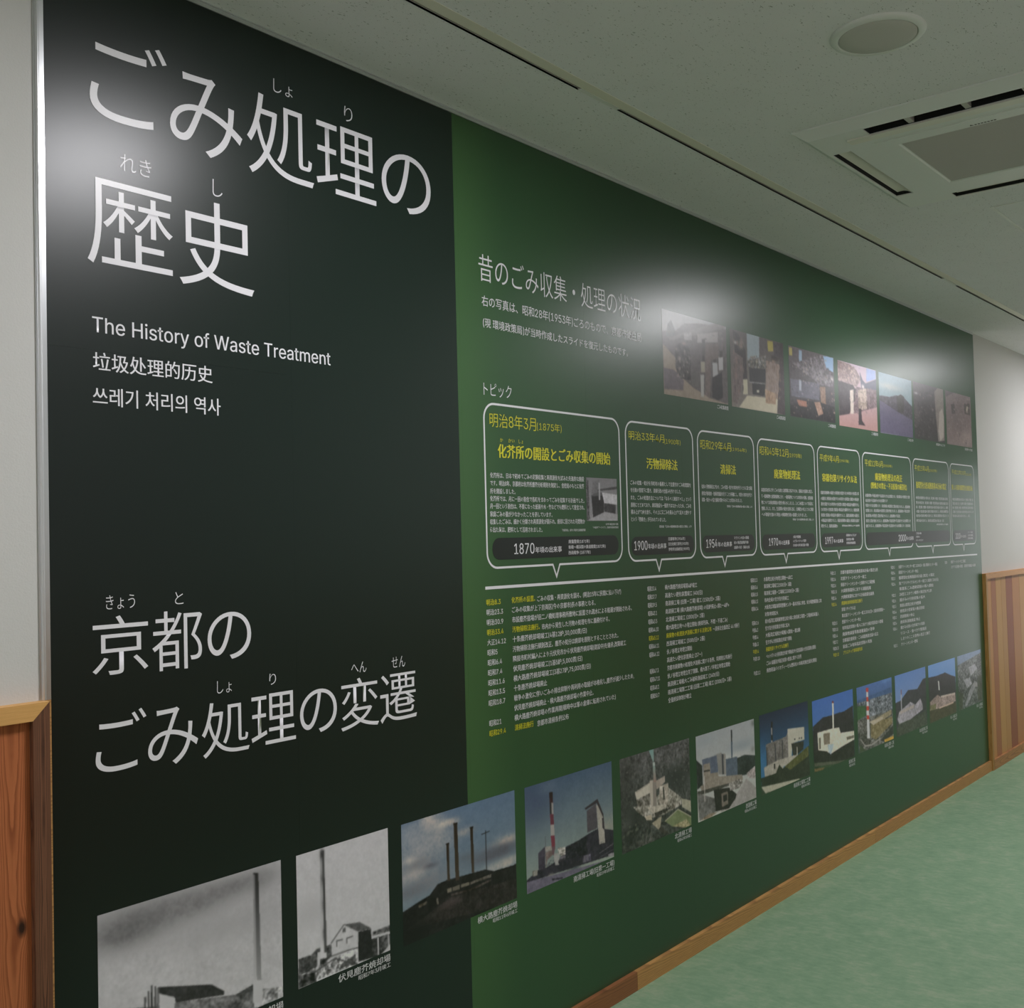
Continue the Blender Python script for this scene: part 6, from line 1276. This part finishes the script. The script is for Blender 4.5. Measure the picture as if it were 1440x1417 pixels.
for i, (x0, x1, z1, z0, tx, tz) in enumerate(BOX):
    r = 0.044
    pts = []
    for cx, cz, a0 in ((x0 + r, z1 - r, 90), (x0 + r, z0 + r, 180)):
        pts += [(cx + r * math.cos(math.radians(a0 + 90 * q / 8)), cz + r * math.sin(math.radians(a0 + 90 * q / 8))) for q in range(9)]
    pts += [(tx - 0.018, z0), (tx, tz), (tx + 0.018, z0)]
    for cx, cz, a0 in ((x1 - r, z0 + r, 270), (x1 - r, z1 - r, 0)):
        pts += [(cx + r * math.cos(math.radians(a0 + 90 * q / 8)), cz + r * math.sin(math.radians(a0 + 90 * q / 8))) for q in range(9)]
    o = ribbon('topic_box', pts, SW, YPT, M_white, wg)
    o['label'] = BLAB[i]
    boxes[i] = o
    a, b, c_, d_ = PILL[i]
    if i in (5, 6):
        # one dark band runs through both boxes; square where the halves meet
        pp = rrect(a, b, c_, d_, 0.026)
        pp = [((b if x > (a + b) / 2 else x), z) if i == 5 else ((a if x < (a + b) / 2 else x), z) for x, z in pp]
        q = []
        for p in pp:
            if not q or (abs(p[0] - q[-1][0]) > 1e-6 or abs(p[1] - q[-1][1]) > 1e-6):
                q.append(p)
        if i == 5:
            q = [p for p in q if p[0] < b - 1e-6] + [(b, c_), (b, d_)]
        else:
            q = [(a, d_), (a, c_)] + [p for p in q if p[0] > a + 1e-6]
        pl = obj('year_plate', mesh('year_plate', [(x, YPT - 0.0001, z) for x, z in q], [tuple(range(len(q)))]), M_plate, o)
    else:
        pl = plate('year_plate', a, b, c_, d_, 0.030, YPT - 0.0001, M_plate, o)
pp_ = print_photo('inset_photograph', DATA[-1], 77, boxes[0], YPT - 0.0001)
pp_['label'] = DATA[-1]['label']

tlz = [(2.3885, 1.3525), (7.0405, 1.3265)]
tl = obj('timeline_rule', mesh('timeline_rule', [(2.3885, YPT, 1.357), (2.3885, YPT, 1.3485), (7.0405, YPT, 1.3225), (7.0405, YPT, 1.3305)], [(0, 1, 2, 3)]), M_white, wg)

# ------------------------------------------------------------------ lettering (Blender's own built-in font, converted to flat meshes)
def make_text_objects():
    """every lettering item is set in runs: ideographs in the default face, Latin letters and digits in the sans-serif"""
    face = None
    try:        # the sans-serif that ships inside Blender; its built-in default stands in if missing
        face = bpy.data.fonts.load(os.path.join(bpy.utils.system_resource('DATAFILES'), 'fonts', 'Inter.woff2'))
    except Exception:
        pass
    made = []
    for it in [['ref', None, 'r', '国', 0, 1, 0, 1, 0, 'w', 1]] + TEXTS:
        runs = []
        for ch in it[3]:
            latin = 32 < ord(ch) < 128 or (ch == ' ' and it[0] == 'english_lettering')
            if runs and runs[-1][1] == latin:
                runs[-1][0] += ch
            else:
                runs.append([ch, latin])
        objs = []
        for txt, latin in runs:
            cu = bpy.data.curves.new('lettering', 'FONT')
            cu.body = txt
            cu.size = 1.42 if latin else 1.0
            cu.resolution_u = it[10]
            cu.offset = min(0.0, it[8])
            cu.fill_mode = 'FRONT'
            if face and latin:
                cu.font = face
            o = bpy.data.objects.new('lettering', cu)
            COL.objects.link(o)
            objs.append((o, cu, txt, latin))
        made.append((it, objs))
    dg = bpy.context.evaluated_depsgraph_get()
    out = []
    for it, objs in made:
        cos, tris, base, pen = [], [], 0, 0.0
        for o, cu, txt, latin in objs:
            ev = o.evaluated_get(dg)
            me = ev.to_mesh()
            n = len(me.vertices)
            if n:
                co = np.empty(n * 3, np.float32)
                me.vertices.foreach_get('co', co)
                co = co.reshape(-1, 3)[:, :2].astype(float)
                me.calc_loop_triangles()
                t = np.empty(len(me.loop_triangles) * 3, np.int32)
                me.loop_triangles.foreach_get('vertices', t)
                x0, x1 = co[:, 0].min(), co[:, 0].max()
                if latin:
                    co[:, 0] += pen + 0.05 - x0
                    pen += x1 - x0 + 0.10
                else:
                    co[:, 0] += pen
                    pen += sum(0.3 if ch == ' ' else 0.92 if ord(ch) > 0xAC00 and ord(ch) < 0xD7A4 else 1.0 for ch in txt)
                cos.append(co)
                tris.append(t.reshape(-1, 3) + base)
                base += n
            else:
                pen += 0.3
            ev.to_mesh_clear()
        co, tr = np.concatenate(cos), np.concatenate(tris)
        if it[8] > 0:       # bolder faces: the outline struck twice, a hair apart
            sh_ = np.array((it[8], 0.0))
            tr = np.concatenate((tr, tr + len(co)))
            co = np.concatenate((co - sh_, co + sh_))
        out.append((it, co, tr))
    for it, objs in made:
        for o, cu, txt, latin in objs:
            bpy.data.objects.remove(o)
            bpy.data.curves.remove(cu)
    return out


tx = make_text_objects()


def island_ids(n, tri):
    p = np.arange(n)
    while True:
        m_ = p[tri].min(1)
        q = p.copy()
        for k_ in range(3):
            np.minimum.at(q, tri[:, k_], m_)
        if (q == p).all():
            return p[tri[:, 0]]
        p = q


ADV = 1.0
ref = tx[0][1]
REFC = (ref[:, 1].max() + ref[:, 1].min()) / 2
REFH = (ref[:, 1].max() - ref[:, 1].min()) / 0.90
groups = {}
for it, co, tri in tx[1:]:
    part, par, mode = it[0], it[1], it[2]
    X0, X1 = it[4], it[5]
    sx = (X1 - X0) / (co[:, 0].max() - co[:, 0].min())
    X = X0 + (co[:, 0] - co[:, 0].min()) * sx
    if mode == 'i':
        Z0, Z1 = it[6], it[7]
        Z = Z0 + (co[:, 1] - co[:, 1].min()) * (Z1 - Z0) / (co[:, 1].max() - co[:, 1].min())
    else:
        Z = it[6] + (co[:, 1] - REFC) * it[7] / REFH + (X - X0) * it[11]
    V3 = np.stack([X, np.full_like(X, YT), Z], -1)
    if it[8] > 0:
        V3[len(V3) // 2:, 1] -= 0.00006
    if part in ('slide_heading_lettering', 'chinese_lettering', 'korean_lettering', 'slide_note_lettering', 'topic_lettering', 'reading_aid_lettering'):
        # one object for each character
        cell = (ADV * (co[:, 0] - co[:, 0].min() + 0.04)) if part != 'reading_aid_lettering' else co[:, 0] * 0
        cid = cell[tri].mean(1).astype(int)
        isl = island_ids(len(co), tri)
        for c_ in np.unique(isl):
            mk = isl == c_
            cid[mk] = int(np.median(cell[tri[mk]].mean(1)))
        for c_ in np.unique(cid):
            tt = tri[cid == c_]
            used, inv = np.unique(tt, return_inverse=True)
            groups[('lettering_character' if part != 'reading_aid_lettering' else part, str(par), it[9], len(groups))] = [[V3[used]], [inv.reshape(-1, 3)], 0]
        continue
    key = (part, str(par), it[9], len(groups))
    g = groups.setdefault(key, [[], [], 0])
    g[0].append(V3)
    g[1].append(tri + g[2])
    g[2] += len(V3)
for (part, par, colr, _n), (vs, ts, _) in groups.items():
    V3 = np.concatenate(vs)
    T3 = np.concatenate(ts)
    me = bpy.data.meshes.new(part)
    me.vertices.add(len(V3))
    me.vertices.foreach_set('co', V3.ravel())
    me.loops.add(T3.size)
    me.loops.foreach_set('vertex_index', T3.ravel().astype(np.int32))
    me.polygons.add(len(T3))
    me.polygons.foreach_set('loop_start', np.arange(0, T3.size, 3))
    me.update(calc_edges=True)
    parent = wg
    if par.isdigit():
        parent = boxes[int(par)]
    elif par in photo_objs:
        parent = photo_objs[par]
    o = obj(part, me, M_yellow if colr == 'y' else M_white, parent)
    if part in ('body_text', 'event_text', 'chronology_text', 'chronology_yellow_text', 'caption', 'date_text', 'year_text', 'heading_text', 'english_lettering', 'reading_aid_lettering'):
        o['kind'] = 'stuff'
    if 'yellow' in part:
        o['label'] = 'yellow highlighted line of the chronology'

# ------------------------------------------------------------------ ceiling air conditioner
Xc, Yc, HS = 3.620, -1.119, 0.4875
ZB = ZC - 0.028
ac = empty('ceiling_air_conditioner', (Xc, Yc, ZC))
tag(ac, 'white square cassette air conditioner with open louvres, recessed in the ceiling', 'air conditioner')
# casing: bevelled flange ring, bottom face with four openings
HB = HS - 0.035
OX0, OX1 = 0.383, 0.443       # opening band, distance from centre
OL = 0.285                    # half length of openings


def lathe_quads(bm, rings):
    vs = [[bm.verts.new(p) for p in r] for r in rings]
    for a, b in zip(vs[:-1], vs[1:]):
        for i in range(4):
            bm.faces.new((a[i], a[(i + 1) % 4], b[(i + 1) % 4], b[i]))


def sq(h, z):
    return [(-h, -h, z), (h, -h, z), (h, h, z), (-h, h, z)]


bm = bmesh.new()
zb = ZB - ZC
lathe_quads(bm, [sq(HS, 0.0), sq(HS, -0.004), sq(HB, zb)])
# bottom face as a 5x5 grid of cells with the openings left out
cuts = [-HB, -OX1, -OX0, -OL, OL, OX0, OX1, HB]


def is_open(cx, cy):
    a, b = abs(cx), abs(cy)
    return (OX0 < a < OX1 and b < OL) or (OX0 < b < OX1 and a < OL)


GI = 0.302
vm = {}


def gv(x, y):
    if (x, y) not in vm:
        vm[(x, y)] = bm.verts.new((x, y, zb))
    return vm[(x, y)]


for i in range(7):
    for j in range(7):
        cx, cy = (cuts[i] + cuts[i + 1]) / 2, (cuts[j] + cuts[j + 1]) / 2
        if is_open(cx, cy):
            continue
        bm.faces.new((gv(cuts[i], cuts[j]), gv(cuts[i + 1], cuts[j]), gv(cuts[i + 1], cuts[j + 1]), gv(cuts[i], cuts[j + 1])))
# opening side walls
for s in (-1, 1):
    for ax in (0, 1):
        a0, a1 = sorted((s * OX0, s * OX1))
        if ax == 0:
            p = [(a0, -OL), (a1, -OL), (a1, OL), (a0, OL)]
        else:
            p = [(-OL, a0), (OL, a0), (OL, a1), (-OL, a1)]
        t0 = [bm.verts.new((x, y, zb)) for x, y in p]
        t1_ = [bm.verts.new((x, y, zb + 0.003)) for x, y in p]
        for i in range(4):
            bm.faces.new((t0[i], t0[(i + 1) % 4], t1_[(i + 1) % 4], t1_[i]))
bm_obj('casing', bm, M_ac, ac)
bm = bmesh.new()
for s in (-1, 1):
    a0, a1 = sorted((s * OX0, s * OX1))
    for q in ((a0, a1, -OL, OL), (-OL, OL, a0, a1)):
        v = [bm.verts.new((x, y, zb + 0.0035)) for x, y in ((q[0], q[2]), (q[1], q[2]), (q[1], q[3]), (q[0], q[3]))]
        v2 = [bm.verts.new((x, y, zb + 0.11)) for x, y in ((q[0], q[2]), (q[1], q[2]), (q[1], q[3]), (q[0], q[3]))]
        for i in range(4):
            bm.faces.new((v[i], v[(i + 1) % 4], v2[(i + 1) % 4], v2[i]))
        bm.faces.new(v2)
bm_obj('duct', bm, M_dark, ac)


def vane(side, tilt_deg):
    """slim curved louvre blade hinged at the inner edge of its opening; built along local X"""
    bm = bmesh.new()
    w_ = OX1 - OX0 - 0.006
    hl = OL - 0.004
    prof = []
    for i in range(6):
        t = i / 5
        prof.append((t * w_, 0.006 * math.sin(math.pi * t)))
    th = 0.0025
    rows = []
    for x in (-hl, hl):
        rows.append([bm.verts.new((x, a, b)) for a, b in prof] + [bm.verts.new((x, a, b + th)) for a, b in reversed(prof)])
    n_ = len(rows[0])
    bm.faces.new(rows[0])
    bm.faces.new(rows[1][::-1])
    for i in range(n_):
        bm.faces.new((rows[0][i], rows[0][(i + 1) % n_], rows[1][(i + 1) % n_], rows[1][i]))
    t = math.radians(tilt_deg)
    R = Matrix.Rotation(t, 4, 'X')
    T = Matrix.Translation((0, OX0 + 0.003, zb + 0.001))
    Rz = Matrix.Rotation(math.radians(side), 4, 'Z')
    bmesh.ops.transform(bm, matrix=Rz @ T @ R, verts=bm.verts)
    return bm_obj('louvre', bm, M_vane, ac)


vane(0, 14)      # wall side, nearly closed
bm = bmesh.new()     # near end: the blade stands open below the inner edge, the slot beside it is dark
addbox(bm, -OX0 - 0.004, -OX0 + 0.036, -OL - 0.07, OL + 0.07, zb - 0.005, zb - 0.0002)
bm_obj('louvre', bm, M_vane, ac)
vane(180, 14)
vane(270, 14)
for yy in (-0.16, 0.0, 0.16):
    bm = bmesh.new()
    addbox(bm, -OX1 + 0.002, -OX0 - 0.002, yy - 0.008, yy + 0.008, zb + 0.004, zb + 0.05)
    bm_obj('louvre_bracket', bm, M_acg, ac)
# intake grille: flat frame standing a hair proud with a recessed mesh
bm = bmesh.new()
lathe_quads(bm, [sq(GI, zb), sq(GI, zb - 0.002), sq(GI - 0.001, zb - 0.003), sq(0.248, zb - 0.003), sq(0.240, zb + 0.003)])
gr = bm_obj('intake_grille', bm, M_ac, ac)
bm = bmesh.new()
v = [bm.verts.new(p) for p in sq(0.240, zb + 0.003)]
bm.faces.new(v)
nb = 70
for i in range(nb):
    x = -0.238 + 0.476 * i / (nb - 1)
    addbox(bm, x - 0.0022, x + 0.0022, -0.24, 0.24, zb - 0.0008, zb + 0.003)
gm = bm_obj('intake_mesh', bm, M_acg, gr)
# emblem strip: too small in the photograph to read, a wedge and a row of strokes
bm = bmesh.new()
lx, ly = -0.262, 0.0
v = [bm.verts.new(p) for p in ((lx - .006, ly + .030, zb - 0.0034), (lx + .006, ly + .034, zb - 0.0034), (lx + .006, ly + .022, zb - 0.0034))]
bm.faces.new(v)
for i in range(7):
    addbox(bm, lx + 0.000, lx + 0.006, ly + 0.014 - i * 0.009, ly + 0.020 - i * 0.009, zb - 0.0036, zb - 0.0030)
bm_obj('emblem', bm, M_logo, ac)

# ------------------------------------------------------------------ ceiling speaker
def lathe(name, prof, mt, parent, seg=64, smooth=True):
    bm = bmesh.new()
    rings = []
    for r, z in prof:
        if r < 1e-6:
            rings.append([bm.verts.new((0, 0, z))])
        else:
            rings.append([bm.verts.new((r * math.cos(2 * math.pi * i / seg), r * math.sin(2 * math.pi * i / seg), z)) for i in range(seg)])
    for a, b in zip(rings[:-1], rings[1:]):
        for i in range(seg):
            j = (i + 1) % seg
            if len(b) == 1:
                bm.faces.new((a[i], a[j], b[0]))
            elif len(a) == 1:
                bm.faces.new((a[0], b[j], b[i]))
            else:
                bm.faces.new((a[i], a[j], b[j], b[i]))
    return bm_obj(name, bm, mt, parent, smooth)


sp = empty('ceiling_speaker', (2.650, -1.078, ZC))
tag(sp, 'round white ceiling speaker with a grey mesh face', 'speaker')
lathe('ring', [(0.1125, 0.0), (0.1125, -0.003), (0.108, -0.008), (0.096, -0.0095), (0.0935, -0.0095), (0.0930, -0.004), (0.0925, 0.0)], M_spk, sp)
lathe('mesh_face', [(0.0915, -0.0005), (0.0915, -0.0085), (0.0905, -0.0095), (0.05, -0.0105), (0.0, -0.011)], M_spg, sp)

# ------------------------------------------------------------------ ceiling hatch
hx0, hx1, hy0, hy1 = 4.379, 4.839, -1.322, -0.862
ht = empty('ceiling_hatch', ((hx0 + hx1) / 2, (hy0 + hy1) / 2, ZC))
tag(ht, 'flush square access hatch in the ceiling beyond the air conditioner', 'hatch')
hh = (hx1 - hx0) / 2
bm = bmesh.new()
for q in ((-hh, hh, hh - .012, hh), (-hh, hh, -hh, -hh + .012), (-hh, -hh + .012, -hh + .012, hh - .012), (hh - .012, hh, -hh + .012, hh - .012)):
    addbox(bm, *q, -0.002, 0.0)
bm_obj('frame', bm, M_wtrim, ht)
bm = bmesh.new()
addbox(bm, -hh + .0145, hh - .0145, -hh + .0145, hh - .0145, -0.0012, 0.0)
bm_obj('lid', bm, M_ceil, ht)

# ------------------------------------------------------------------ ceiling lights (all outside the frame, they light the corridor)
lamp0 = None
for i, x in enumerate(LAMP_X):
    if lamp0 is None:
        e = empty('ceiling_light', (x, LAMP_Y, ZC))
        lathe('housing', [(0.240, 0.0), (0.240, -0.010), (0.232, -0.012), (0.222, -0.009), (0.221, -0.004)], M_spk, e, 48)
        lathe('diffuser', [(0.220, -0.0075), (0.215, -0.0095), (0.10, -0.011), (0.0, -0.0115)], M_lamp, e, 48)
        lamp0 = e
    else:
        e = lamp0.copy()
        COL.objects.link(e)
        e.location = (x, LAMP_Y, ZC)
        for ch in list(lamp0.children):
            q = ch.copy()
            COL.objects.link(q)
            q.parent = e
    tag(e, ('round opal ceiling light', 'round opal ceiling light above the left end of the wall graphic', 'round opal ceiling light beyond the ceiling hatch',
            'round opal ceiling light past the right end of the wall graphic', 'farthest round opal ceiling light')[i] if i else 'round opal ceiling light behind the viewer, left of the wall graphic', 'light', 'round lights along the corridor ceiling')
